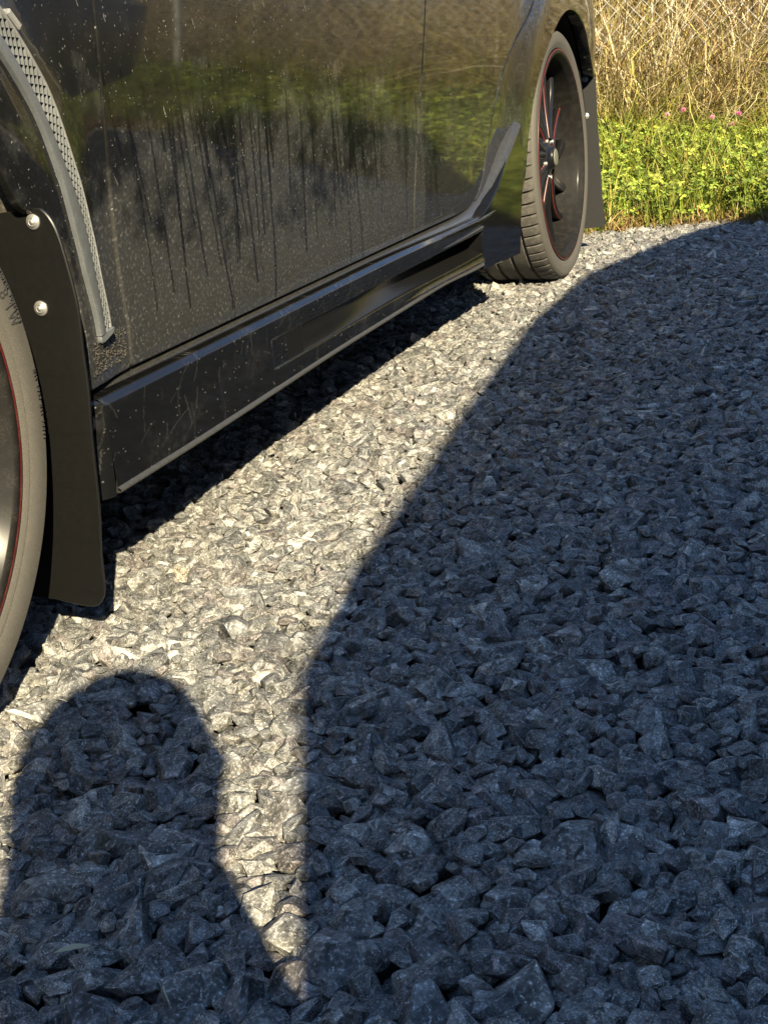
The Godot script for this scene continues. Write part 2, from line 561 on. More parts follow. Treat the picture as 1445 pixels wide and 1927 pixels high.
func make_gravel(cam: Camera3D) -> void:
	var drive_shape := Shape.new()
	var rows := []
	for a in 41:
		var r := PackedVector3Array()
		for b in 41:
			var z := -4.0 + 12.0 * b / 40.0
			r.append(Vector3(lerpf(-6.0, edge_x(z) + 0.12, a / 40.0), -0.034, z))
		rows.append(r)
	drive_shape.grid(rows)
	var drive := obj("gravel_drive", drive_shape, M.subbase)
	drive.set_meta("kind", "structure")
	var rocks := []
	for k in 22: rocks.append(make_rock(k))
	var X0 := -1.7
	var Z0 := -1.7
	var cell := 0.006
	var nx := int(5.9 / cell)
	var nz := int(5.0 / cell)
	var H := PackedFloat32Array()
	H.resize(nx * nz)
	H.fill(-0.034)
	var stones := []
	var field := FastNoiseLite.new()
	field.frequency = 1.1
	field.seed = 4
	# three passes: a bed, a middle layer and the stones that fill the hollows
	for layer in 4:
		var step: float = [0.026, 0.026, 0.022, 0.0155][layer]
		var gx := int(5.9 / step)
		var gz := int(5.0 / step)
		for a in gx:
			for b in gz:
				var x := X0 + (a + rng.randf()) * step
				var z := Z0 + (b + rng.randf()) * step
				if x > edge_x(z) + 0.06 + 0.05 * rng.randf(): continue
				var seen := z > -0.75 and z < 0.95 and x > -0.35
				if not seen and layer > 1: continue
				var R := 0.0155 * exp(rng.randfn() * 0.30)
				if layer == 3: R *= 0.62
				R = clampf(R, 0.0055, 0.026)
				var ix := int((x - X0) / cell)
				var iz := int((z - Z0) / cell)
				var q := int(R * 0.78 / cell)
				if ix - q < 0 or iz - q < 0 or ix + q >= nx or iz + q >= nz: continue
				var mx := -1.0
				var sum := 0.0
				var cnt := 0
				for i in range(ix - q, ix + q + 1):
					for j in range(iz - q, iz + q + 1):
						var h := H[i * nz + j]
						if h > mx: mx = h
						sum += h
						cnt += 1
				var rest := lerpf(sum / cnt, mx, 0.30)
				var half := R * 0.52
				var top := rest + half * 1.55
				var limit := 0.003 + 0.007 * field.get_noise_2d(x, z) + rng.randf() * 0.0045
				if top > limit: continue
				var y := rest + half * 0.55
				var inv := 1.0 / (R * R)
				for i in range(ix - q - 1, ix + q + 2):
					if i < 0 or i >= nx: continue
					var dx := X0 + (i + 0.5) * cell - x
					for j in range(iz - q - 1, iz + q + 2):
						if j < 0 or j >= nz: continue
						var dz := Z0 + (j + 0.5) * cell - z
						var e := 1.0 - (dx * dx + dz * dz) * inv
						if e > 0.0:
							var h := y + half * sqrt(e)
							if h > H[i * nz + j]: H[i * nz + j] = h
				stones.append([x, y, z, R, y + half])
	# place
	var inv_cam := cam.transform.affine_inverse()
	var f := 512.0 / tan(deg_to_rad(cam.fov) / 2.0)
	var xf := []
	var rank := []
	var open := []
	for s in stones:
		var hidden := true
		for o in [[0.0, 0.0], [0.7, 0.0], [-0.7, 0.0], [0.0, 0.7], [0.0, -0.7]]:
			var hi := clampi(int((s[0] + o[0] * s[3] - X0) / cell), 0, nx - 1)
			var hj := clampi(int((s[2] + o[1] * s[3] - Z0) / cell), 0, nz - 1)
			if H[hi * nz + hj] < s[4] + 0.006: hidden = false
		if not hidden: open.append(s)
	stones = open
	for k in stones.size():
		var s: Array = stones[k]
		var tilt := Basis(Vector3(rng.randfn(), 0, rng.randfn()).normalized(), rng.randfn() * 0.30)
		var b := (tilt * Basis(Vector3.UP, rng.randf() * TAU)).scaled(Vector3.ONE)
		b = b * Basis.from_scale(Vector3.ONE * s[3] * 1.16)
		xf.append(Transform3D(b, Vector3(s[0], s[1], s[2])))
		var c: Vector3 = inv_cam * Vector3(s[0], s[1], s[2])
		if c.z < -0.1:
			var u: float = 383.5 + f * c.x / -c.z
			var w: float = 512.0 - f * c.y / -c.z
			if u > 4 and u < 763 and w > 300 and w < 1020:
				var hh := H[int((s[0] - X0) / cell) * nz + int((s[2] - Z0) / cell)]
				if s[4] > hh - 0.003: rank.append([s[3] / -c.z, k])
	rank.sort_custom(func(p, q): return p[0] > q[0])
	var single := {}
	for k in mini(299, rank.size()): single[rank[k][1]] = true
	var lists := []
	for k in rocks.size(): lists.append([])
	for k in xf.size():
		if single.has(k):
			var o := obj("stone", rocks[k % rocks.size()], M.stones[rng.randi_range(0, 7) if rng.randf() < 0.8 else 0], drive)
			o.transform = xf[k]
		else: lists[k % rocks.size()].append(xf[k])
	var loose := node("loose_gravel", drive)
	loose.set_meta("kind", "stuff")
	for k in rocks.size():
		var mm := MultiMesh.new()
		mm.transform_format = MultiMesh.TRANSFORM_3D
		mm.use_colors = true
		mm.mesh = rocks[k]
		mm.instance_count = lists[k].size()
		for j in lists[k].size():
			mm.set_instance_transform(j, lists[k][j])
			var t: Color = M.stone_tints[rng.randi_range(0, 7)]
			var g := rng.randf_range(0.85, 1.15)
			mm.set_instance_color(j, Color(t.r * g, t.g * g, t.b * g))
		var mi := MultiMeshInstance3D.new()
		mi.name = "gravel_layer"
		mi.multimesh = mm
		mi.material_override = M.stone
		mi.set_meta("kind", "stuff")
		loose.add_child(mi, true)
	print("stones ", stones.size(), " singles ", single.size())
	# a pale pebble among the dark stones
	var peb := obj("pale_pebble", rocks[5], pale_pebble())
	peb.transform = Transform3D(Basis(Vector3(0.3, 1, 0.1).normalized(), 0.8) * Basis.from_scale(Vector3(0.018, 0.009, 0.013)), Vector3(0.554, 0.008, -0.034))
	tag(peb, "pale cream pebble on the sunlit gravel beside the front mud flap", "pebble")

func pale_pebble() -> StandardMaterial3D:
	var m := stone_mat(Color(2.1, 1.9, 1.5))
	return m

# ------------------------------------------------------------------ the car's left side
func side_z(x: float, y: float) -> float:
	var u := 0.66 - y
	var z := 0.006 - 0.045 * (u + sqrt(u * u + 0.0064)) - 0.12 * pow(maxf(0.0, y - 0.66), 2.0)
	if y < 0.33: z -= 1.5 * pow(0.33 - y, 2.0)
	z += 0.013 * smoothstep(0.50, 0.40, Vector2(x, y - HUB).length())
	z += 0.022 * smoothstep(0.58, 0.43, Vector2(x - REAR, y - HUB).length())
	if x > 2.90: z -= 1.2 * pow(x - 2.90, 2.0)
	return z

# a sheet-metal panel between two border lines, with its edges rolled inwards
func panel(called: String, a: PackedVector2Array, b: PackedVector2Array, k: int, m: Material, parent: Node, depth := 0.03) -> MeshInstance3D:
	var s := Shape.new()
	var rows := []
	for i in a.size():
		var r := PackedVector3Array()
		for j in k + 1:
			var p := a[i].lerp(b[i], float(j) / k)
			r.append(Vector3(p.x, p.y, side_z(p.x, p.y)))
		rows.append(r)
	s.grid(rows, true)
	# border loop
	var loop := PackedVector3Array()
	for j in k + 1: loop.append(rows[0][j])
	for i in range(1, rows.size()): loop.append(rows[i][k])
	for j in range(k - 1, -1, -1): loop.append(rows[-1][j])
	for i in range(rows.size() - 2, 0, -1): loop.append(rows[i][0])
	var area := 0.0
	for i in loop.size():
		var p := loop[i]
		var q := loop[(i + 1) % loop.size()]
		area += p.x * q.y - q.x * p.y
	var sg := 1.0 if area > 0 else -1.0
	var rings := [PackedVector3Array(), PackedVector3Array(), PackedVector3Array(), PackedVector3Array()]
	var cnt := loop.size()
	for i in cnt + 1:
		var p := loop[i % cnt]
		var d1 := loop[(i + 1) % cnt] - loop[(i + cnt - 1) % cnt]
		var o := Vector3(d1.y, -d1.x, 0).normalized() * sg
		rings[0].append(p)
		rings[1].append(p + o * 0.0016 + Vector3(0, 0, -0.0008))
		rings[2].append(p + o * 0.0026 + Vector3(0, 0, -0.003))
		rings[3].append(p + o * 0.0026 + Vector3(0, 0, -depth))
	s.grid(rings, sg < 0, true)
	return obj(called, s, m, parent)

func vline(pts: Array, per := 4) -> PackedVector2Array:
	return smooth_line(pts, per)

func make_car() -> void:
	var car := thing("parked_car", "black car with side skirt, mud flaps and dusty doors on the gravel", "car")
	# front fender
	var inn := [Vector2(0.409, 0.285), Vector2(0.404, 0.348), Vector2(0.394, 0.394), Vector2(0.387, 0.428), Vector2(0.377, 0.450), Vector2(0.353, 0.473)]
	var out := [Vector2(0.506, 0.285), Vector2(0.499, 0.34), Vector2(0.489, 0.394), Vector2(0.485, 0.432), Vector2(0.484, 0.455), Vector2(0.483, 0.48)]
	for k in 17:
		var an := deg_to_rad(28.5 + k * 9.7)
		inn.append(Vector2(cos(an), sin(an)) * 0.363 + Vector2(0, HUB))
		var far := Vector2(0.483, 0.50)
		if k < 5: far = Vector2(0.483, lerpf(0.53, 0.95, k / 4.0))
		elif k < 12: far = Vector2(lerpf(0.483, -0.72, (k - 4) / 8.0), 0.95)
		else: far = Vector2(-0.74, lerpf(0.95, 0.30, (k - 11) / 5.0))
		out.append(far)
	panel("front_fender", vline(inn, 3), vline(out, 3), 12, M.paint, car, 0.010)
	# doors
	var fl := [Vector2(0.513, 0.286), Vector2(0.510, 0.306), Vector2(0.507, 0.338), Vector2(0.499, 0.38), Vector2(0.494, 0.431), Vector2(0.4905, 0.488), Vector2(0.490, 0.544), Vector2(0.490, 0.62), Vector2(0.490, 0.72), Vector2(0.49, 0.83), Vector2(0.49, 0.95)]
	var fr := [Vector2(1.484, 0.286), Vector2(1.479, 0.306), Vector2(1.473, 0.338), Vector2(1.475, 0.38), Vector2(1.480, 0.431), Vector2(1.487, 0.488), Vector2(1.496, 0.544), Vector2(1.508, 0.62), Vector2(1.526, 0.72), Vector2(1.545, 0.83), Vector2(1.56, 0.95)]
	panel("front_door", vline(fl, 5), vline(fr, 5), 30, M.paint, car)
	var rl := [Vector2(1.491, 0.286), Vector2(1.488, 0.293), Vector2(1.485, 0.304), Vector2(1.480, 0.338), Vector2(1.482, 0.38), Vector2(1.489, 0.45), Vector2(1.495, 0.49), Vector2(1.505, 0.545), Vector2(1.514, 0.61), Vector2(1.523, 0.66), Vector2(1.538, 0.75), Vector2(1.567, 0.95)]
	var rr := [Vector2(1.74, 0.285), Vector2(1.82, 0.289), Vector2(1.873, 0.302), Vector2(1.910, 0.332), Vector2(1.934, 0.377), Vector2(1.968, 0.452), Vector2(2.005, 0.507), Vector2(2.056, 0.558), Vector2(2.14, 0.615), Vector2(2.22, 0.664), Vector2(2.31, 0.75), Vector2(2.36, 0.95)]
	panel("rear_door", vline(rl, 4), vline(rr, 4), 16, M.paint, car)
	# rear quarter round the rear arch, and on to the bumper
	var qi := [Vector2(2.205, 0.27), Vector2(2.212, 0.34)]
	var qo := [Vector2(1.88, 0.295), Vector2(1.925, 0.332)]
	var door := [Vector2(1.942, 0.37), Vector2(1.965, 0.43), Vector2(1.99, 0.475), Vector2(2.03, 0.520), Vector2(2.085, 0.573), Vector2(2.165, 0.622), Vector2(2.27, 0.692), Vector2(2.345, 0.80), Vector2(2.367, 0.95)]
	for k in 18:
		var an := deg_to_rad(168.0 - k * 10.0)
		var rad := lerpf(0.392, 0.356, smoothstep(0.0, 5.0, k))
		var edge := Vector2(cos(an), sin(an)) * rad + Vector2(REAR, HUB)
		if k == 13: edge = Vector2(2.925, 0.515)
		elif k == 14: edge = Vector2(3.012, 0.492)
		elif k > 14: edge = Vector2(3.016, lerpf(0.46, 0.26, (k - 15) / 2.0))
		qi.append(edge)
		if k < 9: qo.append(door[k])
		elif k < 13: qo.append(Vector2(lerpf(2.367, 3.38, (k - 8) / 5.0), 0.95))
		else: qo.append(Vector2(3.42, lerpf(0.95, 0.24, (k - 12) / 5.0)))
	panel("rear_quarter", vline(qi, 3), vline(qo, 3), 14, M.paint, car)
	make_sill(car)
	make_fender_trim(car)
	make_flaps(car)
	make_hull(car)
	# four wheels: the two on this side show
	var w := make_wheel(car)
	w.position = Vector3(0, HUB, 0)
	var left := [Vector3(REAR, HUB, 0.0), Vector3(0, HUB, -1.70), Vector3(REAR, HUB, -1.70)]
	for p in left:
		var d: Node3D = w.duplicate()
		d.name = "wheel"
		car.add_child(d, true)
		d.position = p
		if p.z < -1: d.rotation.y = PI
		else:
			d.rotation = Vector3(-0.034, 0, 0.55)
	make_lettering(w)

func steps(a: float, b: float, k: int) -> Array:
	var out := []
	for j in k + 1: out.append(lerpf(a, b, float(j) / k))
	return out

func make_sill(car: Node3D) -> void:
	# rounded body sill under the doors, curving up in front of the rear arch
	var s := Shape.new()
	var path := [Vector2(0.395, 0.262), Vector2(0.44, 0.275), Vector2(0.52, 0.279), Vector2(0.8, 0.2795), Vector2(1.2, 0.2795), Vector2(1.6, 0.278), Vector2(1.76, 0.279), Vector2(1.85, 0.288), Vector2(1.91, 0.306), Vector2(1.96, 0.332), Vector2(2.02, 0.372), Vector2(2.07, 0.408), Vector2(2.115, 0.436)]
	var line := smooth_line(path, 6)
	var rows := []
	var uvs := []
	var run := 0.0
	for k in line.size():
		if k: run += line[k].distance_to(line[k - 1])
		var uvr := PackedVector2Array()
		var d := (line[mini(k + 1, line.size() - 1)] - line[maxi(k - 1, 0)]).normalized()
		var up := Vector2(-d.y, d.x)
		var rise := smoothstep(1.85, 2.1, line[k].x)
		var r := PackedVector3Array()
		for q in [[0.006, -0.075], [0.004, -0.060], [0.002, -0.045], [-0.002, -0.033], [-0.008, -0.024], [-0.016, -0.019], [-0.024, -0.018]]:
			var p: Vector2 = line[k] + up * q[0] * (1.0 - 0.5 * rise)
			r.append(Vector3(p.x, p.y, lerpf(q[1], q[1] * 0.35 + 0.016, rise)))
			uvr.append(Vector2(run * 0.55 + q[1] * 2.0, q[1] * 14.0 + q[0] * 10.0))
		rows.append(r)
		uvs.append(uvr)
	s.grid(rows, false, false, Color.WHITE, uvs)
	obj("sill", s, M.sill, car)
	# the skirt
	var sk := Shape.new()
	var low := func(x): return 0.172 + 0.006 * smoothstep(0.5, 1.1, x) - 0.010 * smoothstep(1.5, 1.82, x) - 0.024 * smoothstep(1.82, 2.13, x)
	var top := func(x): return 0.277 - 0.007 * smoothstep(1.2, 1.8, x)
	var rtop := func(x): return 0.2465 - 0.008 * clampf((x - 0.81) / 1.0, 0, 1)
	var rlow := func(x): return 0.2055 - 0.010 * smoothstep(1.2, 1.8, x)
	var deep := func(x): return 0.075 * pow(clampf((x - 0.915) / 0.90, 0.0, 1.0), 1.25)
	var x_all := steps(0.402, 0.79, 20) + steps(0.80, 0.815, 4) + steps(0.83, 0.90, 6) + steps(0.907, 0.916, 4) + steps(0.93, 1.815, 70)
	var upper := []
	var scoop := []
	var lower := []
	var lip := []
	for x in x_all:
		var t: float = top.call(x)
		var cut := smoothstep(0.800, 0.812, x)
		upper.append(PackedVector3Array([Vector3(x, t - 0.002, -0.030), Vector3(x, t - 0.0008, -0.010), Vector3(x, t - 0.0010, -0.0075), Vector3(x, t - 0.0016, -0.0066), Vector3(x, t - 0.0062, -0.0014), Vector3(x, t - 0.0070, -0.0005), Vector3(x, t - 0.0082, 0.0), Vector3(x, (t + rtop.call(x)) / 2, 0.0), Vector3(x, rtop.call(x) + 0.0012, 0.0), Vector3(x, rtop.call(x), -0.0012 * cut)]))
		var ra: float = rtop.call(x)
		var rb: float = rlow.call(x)
		var de: float = deep.call(x)
		var shallow := 0.0022 * smoothstep(0.80, 0.812, x) + 0.003 * smoothstep(0.908, 0.914, x)
		var d2 := maxf(de, shallow)
		scoop.append(PackedVector3Array([Vector3(x, ra, -0.0012 * cut), Vector3(x, ra - 0.001, -d2 * 0.5), Vector3(x, ra - 0.002, -d2), Vector3(x, lerpf(ra, rb, 0.35), -d2), Vector3(x, lerpf(ra, rb, 0.65), -d2 * 0.62), Vector3(x, rb + 0.001, -minf(d2, 0.006)), Vector3(x, rb, 0.0)]))
		var lo: float = low.call(x)
		var bead := 0.0035 * smoothstep(1.2, 1.5, x)
		lower.append(PackedVector3Array([Vector3(x, rb, 0.0), Vector3(x, rb - 0.003, 0.0012 * cut), Vector3(x, lerpf(rb, lo, 0.42), 0.0012 * cut), Vector3(x, lerpf(rb, lo, 0.5), 0.0012 * cut + bead), Vector3(x, lerpf(rb, lo, 0.62), 0.0012 * cut + bead), Vector3(x, lo + 0.0065, 0.0012 * cut)]))
		lip.append(PackedVector3Array([Vector3(x, lo + 0.0065, 0.0012 * cut), Vector3(x, lo + 0.004, 0.0042), Vector3(x, lo + 0.001, 0.0042), Vector3(x, lo, 0.002), Vector3(x, lo - 0.001, -0.03), Vector3(x, lo + 0.004, -0.10)]))
	for g in [upper, lower]: sk.grid(g)
	# front corner turning in behind the mud flap
	var fc := []
	for q in [[0.402, 0.0], [0.395, -0.002], [0.388, -0.007], [0.380, -0.016], [0.372, -0.03], [0.37, -0.09]]:
		fc.append(PackedVector3Array([Vector3(q[0], 0.2755, q[1] - 0.012), Vector3(q[0], 0.272, q[1]), Vector3(q[0], 0.22, q[1]), Vector3(q[0] - 0.004, 0.170, q[1])]))
	sk.grid(fc, true)
	var skirt := obj("side_skirt", sk, M.skirt, car)
	var lp := Shape.new()
	lp.grid(lip)
	var sc := Shape.new()
	sc.grid(scoop.slice(28))
	sk = Shape.new()
	sk.grid(scoop.slice(0, 29))
	obj("skirt_inset", sk, M.skirt, skirt)
	obj("skirt_scoop", sc, M.scoop, skirt)
	obj("skirt_lip", lp, M.skirt_lip, skirt)
	# block behind the scoop and its rising tail
	var blk := PackedVector2Array([Vector2(1.815, 0.268), Vector2(1.815, 0.160), Vector2(1.95, 0.152), Vector2(2.119, 0.143), Vector2(2.135, 0.22), Vector2(2.160, 0.30), Vector2(2.20, 0.41), Vector2(2.20, 0.418), Vector2(2.112, 0.425), Vector2(2.06, 0.392), Vector2(2.0, 0.348), Vector2(1.95, 0.315), Vector2(1.88, 0.285)])
	var bs := Shape.new()
	plate(bs, blk, 0.06, Transform3D(Basis.IDENTITY, Vector3(0, 0, -0.0285)), 0.002)
	obj("skirt_block", bs, M.gloss_black, skirt)
	# two thin fins running into the block
	var fin := Shape.new()
	tube(fin, PackedVector3Array([Vector3(1.56, 0.266, 0.0), Vector3(1.7, 0.265, 0.001), Vector3(1.82, 0.264, 0.001), Vector3(1.88, 0.266, 0.001), Vector3(1.94, 0.269, 0.0)]), PackedFloat32Array([0.001, 0.003, 0.004, 0.003, 0.0008]), 8)
	tube(fin, PackedVector3Array([Vector3(1.56, 0.245, 0.0), Vector3(1.7, 0.245, 0.001), Vector3(1.814, 0.247, 0.001)]), PackedFloat32Array([0.001, 0.004, 0.0055]), 8)
	obj("skirt_fin", fin, M.skirt, skirt)

func strip_r(table: Array, deg: float) -> float:
	for k in table.size() - 1:
		if deg <= table[k + 1][0]:
			var t := smoothstep(0.0, 1.0, (deg - table[k][0]) / (table[k + 1][0] - table[k][0]))
			return lerpf(table[k][1], table[k + 1][1], (t + (deg - table[k][0]) / (table[k + 1][0] - table[k][0])) * 0.5)
	return table[-1][1]

func make_fender_trim(car: Node3D) -> void:
	# stuck-on flare: smooth inner band, knurled band, thin outer rim
	var ro := [[3.0, 0.456], [11.0, 0.450], [17.0, 0.453], [25.0, 0.460], [36.0, 0.472], [47.0, 0.474], [185.0, 0.474]]
	var rb := [[3.0, 0.439], [12.0, 0.436], [22.0, 0.4405], [26.5, 0.4405], [37.0, 0.446], [46.0, 0.450], [185.0, 0.450]]
	var ri := [[3.0, 0.4265], [13.0, 0.4175], [19.0, 0.4185], [27.0, 0.4255], [36.0, 0.4335], [45.0, 0.4355], [185.0, 0.4355]]
	var at := func(r: float, deg: float, lift: float) -> Vector3:
		var p := Vector2(cos(deg_to_rad(deg)), sin(deg_to_rad(deg))) * r + Vector2(0, HUB)
		return Vector3(p.x, p.y, side_z(p.x, p.y) + lift)
	var band := []
	var bed := []
	var rim := []
	for k in 151:
		var dg := lerpf(3.2, 170.0, pow(k / 150.0, 1.3))
		var a: float = strip_r(ri, dg)
		var b: float = strip_r(rb, dg)
		var o: float = strip_r(ro, dg)
		band.append(PackedVector3Array([at.call(a - 0.001, dg, -0.004), at.call(a, dg, 0.004), at.call(a + 0.0012, dg, 0.0058), at.call(lerpf(a, b, 0.5), dg, 0.0062), at.call(b - 0.001, dg, 0.006), at.call(b, dg, 0.004)]))
		bed.append(PackedVector3Array([at.call(b, dg, 0.0032), at.call(o - 0.003, dg, 0.0032)]))
		rim.append(PackedVector3Array([at.call(o - 0.0036, dg, 0.002), at.call(o - 0.003, dg, 0.0055), at.call(o - 0.001, dg, 0.0062), at.call(o, dg, 0.004), at.call(o + 0.0006, dg, -0.004)]))
	var t := node("fender_trim", car)
	var s := Shape.new()
	s.grid(band)
	obj("smooth_band", s, M.trim, t)
	s = Shape.new()
	s.grid(bed)
	obj("knurl_bed", s, M.trim_dark, t)
	s = Shape.new()
	s.grid(rim)
	obj("outer_rim", s, M.trim_edge, t)
	# raised crossing ribs
	s = Shape.new()
	var pitch := 1.32
	var dg := 4.2
	while dg < 120.0:
		for dir in [-1.0, 1.0]:
			var rows := []
			for j in 5:
				var u := j / 4.0
				var e: float = dg + dir * (u - 0.5) * pitch * 2.0
				var b: float = strip_r(rb, e)
				var o: float = strip_r(ro, e) - 0.0034
				var r := lerpf(b, o, u)
				var hw := 0.075 if dir > 0 else 0.055
				var hi := 0.0062 if dir > 0 else 0.0056
				rows.append(PackedVector3Array([at.call(r, e - hw * 1.4, 0.003), at.call(r, e - hw * 0.4, hi), at.call(r, e + hw * 0.4, hi), at.call(r, e + hw * 1.4, 0.003)]))
			s.grid(rows, true)
		dg += pitch
	obj("knurled_ribs", s, M.trim, t)
	# lower end of the strip and the clip near the top
	s = Shape.new()
	var tip := PackedVector2Array([Vector2(0.4265, 0.341), Vector2(0.455, 0.343), Vector2(0.453, 0.336), Vector2(0.432, 0.329), Vector2(0.427, 0.332)])
	plate(s, tip, 0.010, Transform3D(Basis.IDENTITY, Vector3(0, 0, side_z(0.44, 0.335) + 0.002)), 0.002)
	obj("end_cap", s, M.trim, t)
	s = Shape.new()
	cbox(s, Transform3D(Basis(Vector3(0, 0, 1), deg_to_rad(-45)), Vector3(0.343, 0.648, side_z(0.343, 0.648) + 0.003)), Vector3(0.021, 0.007, 0.010), 0.0015)
	obj("clip", s, M.trim_edge, t)
	# dried mud lumps under the strip
	s = Shape.new()
	for k in 240:
		var p := Vector2(rng.randf_range(0.414, 0.498), rng.randf_range(0.297, 0.334))
		var q := rng.randf_range(0.0005, 0.0019)
		cbox(s, Transform3D(Basis(Vector3(rng.randfn(), rng.randfn(), rng.randfn()).normalized(), rng.randf() * 3.0), Vector3(p.x, p.y, side_z(p.x, p.y))), Vector3(q * 2.4, q * 1.2, q * 0.8), q * 0.3)
	var mudo := obj("dried_mud", s, M.mud, car)
	mudo.set_meta("kind", "stuff")

func screw(parent: Node3D, at: Vector3, r: float, called := "screw") -> void:
	var s := Shape.new()
	lathe(s, [Vector2(0.0001, 0.0035), Vector2(r * 0.3, 0.0033), Vector2(r * 0.34, 0.0022), Vector2(r * 0.5, 0.0022), Vector2(r * 0.55, 0.0030), Vector2(r * 0.62, 0.0016), Vector2(r * 0.95, 0.0012), Vector2(r, 0.0004), Vector2(r, -0.001)], 24)
	var o := obj(called, s, M.steel, parent)
	o.transform = Transform3D(Basis(Vector3.UP, -PI / 2), at)

func make_flaps(car: Node3D) -> void:
	# plates across the car behind each wheel; outline in (z, y), seen from the front
	var t := Transform3D(Basis(Vector3(0, 0, 1), Vector3(0, 1, 0), Vector3(-1, 0, 0)), Vector3(0.335, 0, 0))
	var right := smooth_line([Vector2(-0.042, 0.479), Vector2(0.001, 0.4825), Vector2(0.012, 0.4815), Vector2(0.022, 0.4695), Vector2(0.028, 0.448), Vector2(0.034, 0.405), Vector2(0.035, 0.380), Vector2(0.033, 0.345), Vector2(0.032, 0.3065), Vector2(0.027, 0.259), Vector2(0.022, 0.183), Vector2(0.015, 0.1315), Vector2(0.012, 0.092), Vector2(0.006, 0.076), Vector2(-0.008, 0.067), Vector2(-0.052, 0.071)], 3)
	right.append_array(PackedVector2Array([Vector2(-0.15, 0.074), Vector2(-0.16, 0.085), Vector2(-0.17, 0.2), Vector2(-0.17, 0.33), Vector2(-0.09, 0.42), Vector2(-0.05, 0.460)]))
	var s := Shape.new()
	plate(s, right, 0.004, t, 0.001)
	var f := obj("mud_flap", s, M.flap, car)
	screw(f, Vector3(0.3325, 0.4705, 0.001), 0.0074)
	screw(f, Vector3(0.3325, 0.388, -0.007), 0.0074)
	t.origin.x = 3.0
	var rear := PackedVector2Array([Vector2(-0.075, 0.494), Vector2(-0.042, 0.497), Vector2(-0.003, 0.498), Vector2(0.005, 0.490), Vector2(0.008, 0.40), Vector2(0.013, 0.312), Vector2(0.022, 0.153), Vector2(0.030, 0.088), Vector2(0.028, 0.078), Vector2(0.022, 0.074), Vector2(-0.033, 0.071), Vector2(-0.18, 0.071), Vector2(-0.19, 0.3)])
	s = Shape.new()
	plate(s, rear, 0.004, t, 0.001)
	var r := obj("mud_flap", s, M.flap_clean, car)
	screw(r, Vector3(2.997, 0.492, -0.026), 0.009)
	screw(r, Vector3(2.997, 0.391, -0.024), 0.009)

func make_hull(car: Node3D) -> void:
	# inner body: floor, cabin, bonnet and boot as one closed shell behind the panels; sections are (x, low y, shoulder y, roof y, roof half width)
	var st := [[-0.80, 0.30, 0.62, 0.66, 0.55], [-0.72, 0.20, 0.70, 0.74, 0.62], [-0.42, 0.48, 0.84, 0.88, 0.66], [-0.405, 0.72, 0.85, 0.89, 0.66], [0.405, 0.72, 0.925, 0.96, 0.68], [0.42, 0.20, 0.925, 0.97, 0.68], [0.62, 0.20, 0.93, 1.02, 0.66], [1.15, 0.20, 0.93, 1.40, 0.55], [1.75, 0.20, 0.935, 1.44, 0.54], [2.16, 0.20, 0.94, 1.42, 0.53], [2.20, 0.70, 0.94, 1.41, 0.53], [3.0, 0.70, 0.95, 1.18, 0.55], [3.03, 0.24, 0.95, 1.14, 0.56], [3.12, 0.24, 0.95, 1.07, 0.6], [3.25, 0.24, 0.95, 1.0, 0.62], [3.48, 0.30, 0.90, 0.93, 0.60]]
	var rows := []
	for q in st:
		var r := PackedVector3Array()
		var half := [[q[1], 0.0], [q[1], 0.70], [q[1] + 0.03, 0.775], [q[2] - 0.06, 0.79], [q[2], 0.80], [lerpf(q[2], q[3], 0.5), lerpf(0.79, q[4], 0.55)], [q[3] - 0.02, q[4]], [q[3], q[4] - 0.08], [q[3] + 0.015, 0.0]]
		var nar := 1.0 - 0.30 * pow(maxf(0.0, q[0] - 2.85) / 0.63, 1.4)
		for h in half: r.append(Vector3(q[0], h[0], -0.855 + h[1] * nar))
		for k in range(half.size() - 2, -1, -1): r.append(Vector3(q[0], half[k][0], -0.855 - half[k][1] * nar))
		rows.append(r)
	var s := Shape.new()
	s.grid(rows, true, true)
	s.face(rows[0], Vector3(-1, 0, 0))
	s.face(rows[-1], Vector3(1, 0, 0))
	obj("body_shell", s, M.gloss_black, car)
	# side windows
	for w in [[0.80, 1.50], [1.56, 2.25]]:
		s = Shape.new()
		var g := []
		for k in 9:
			var x := lerpf(w[0], w[1], k / 8.0)
			var r := PackedVector3Array()
			for j in 5:
				var v := j / 4.0
				var topy := minf(1.36, 1.02 + (x - 0.66) * 0.78)
				r.append(Vector3(x, lerpf(0.955, maxf(topy, 0.99), v), lerpf(-0.045, -0.26, v * (topy - 0.955) / 0.42)))
			g.append(r)
		s.grid(g, true)
		obj("side_window", s, M.glass, car)
	# wheel housings: half cylinders of liner
	for cx in [0.0, REAR]:
		s = Shape.new()
		var g := []
		for k in 25:
			var dg := lerpf(-14.0, 192.0, k / 24.0)
			var an := deg_to_rad(dg)
			var rad := 0.374 + 0.025 * (smoothstep(38.0, 8.0, dg) if cx == 0.0 else smoothstep(30.0, 5.0, dg) + smoothstep(140.0, 180.0, dg))
			var e := Vector2(cos(an), sin(an)) * rad + Vector2(cx, HUB)
			g.append(PackedVector3Array([Vector3(e.x, e.y, -0.022), Vector3(e.x, e.y, -0.04), Vector3(e.x, e.y, -0.32)]))
		s.grid(g)
		var inner := PackedVector3Array()
		for k in 25: inner.append(g[k][2])
		s.face(inner, Vector3(0, 0, 1))
		obj("wheel_liner", s, M.liner if cx == 0.0 else M.plastic, car)
	# bracket seen in the rear arch
	s = Shape.new()
	cbox(s, Transform3D(Basis(Vector3(0, 0, 1), 0.4), Vector3(2.90, 0.545, -0.045)), Vector3(0.03, 0.06, 0.03), 0.004)
	cbox(s, Transform3D(Basis(Vector3(0, 0, 1), 0.4), Vector3(2.86, 0.60, -0.05)), Vector3(0.02, 0.02, 0.035), 0.003)
	obj("bracket", s, M.plastic, car)

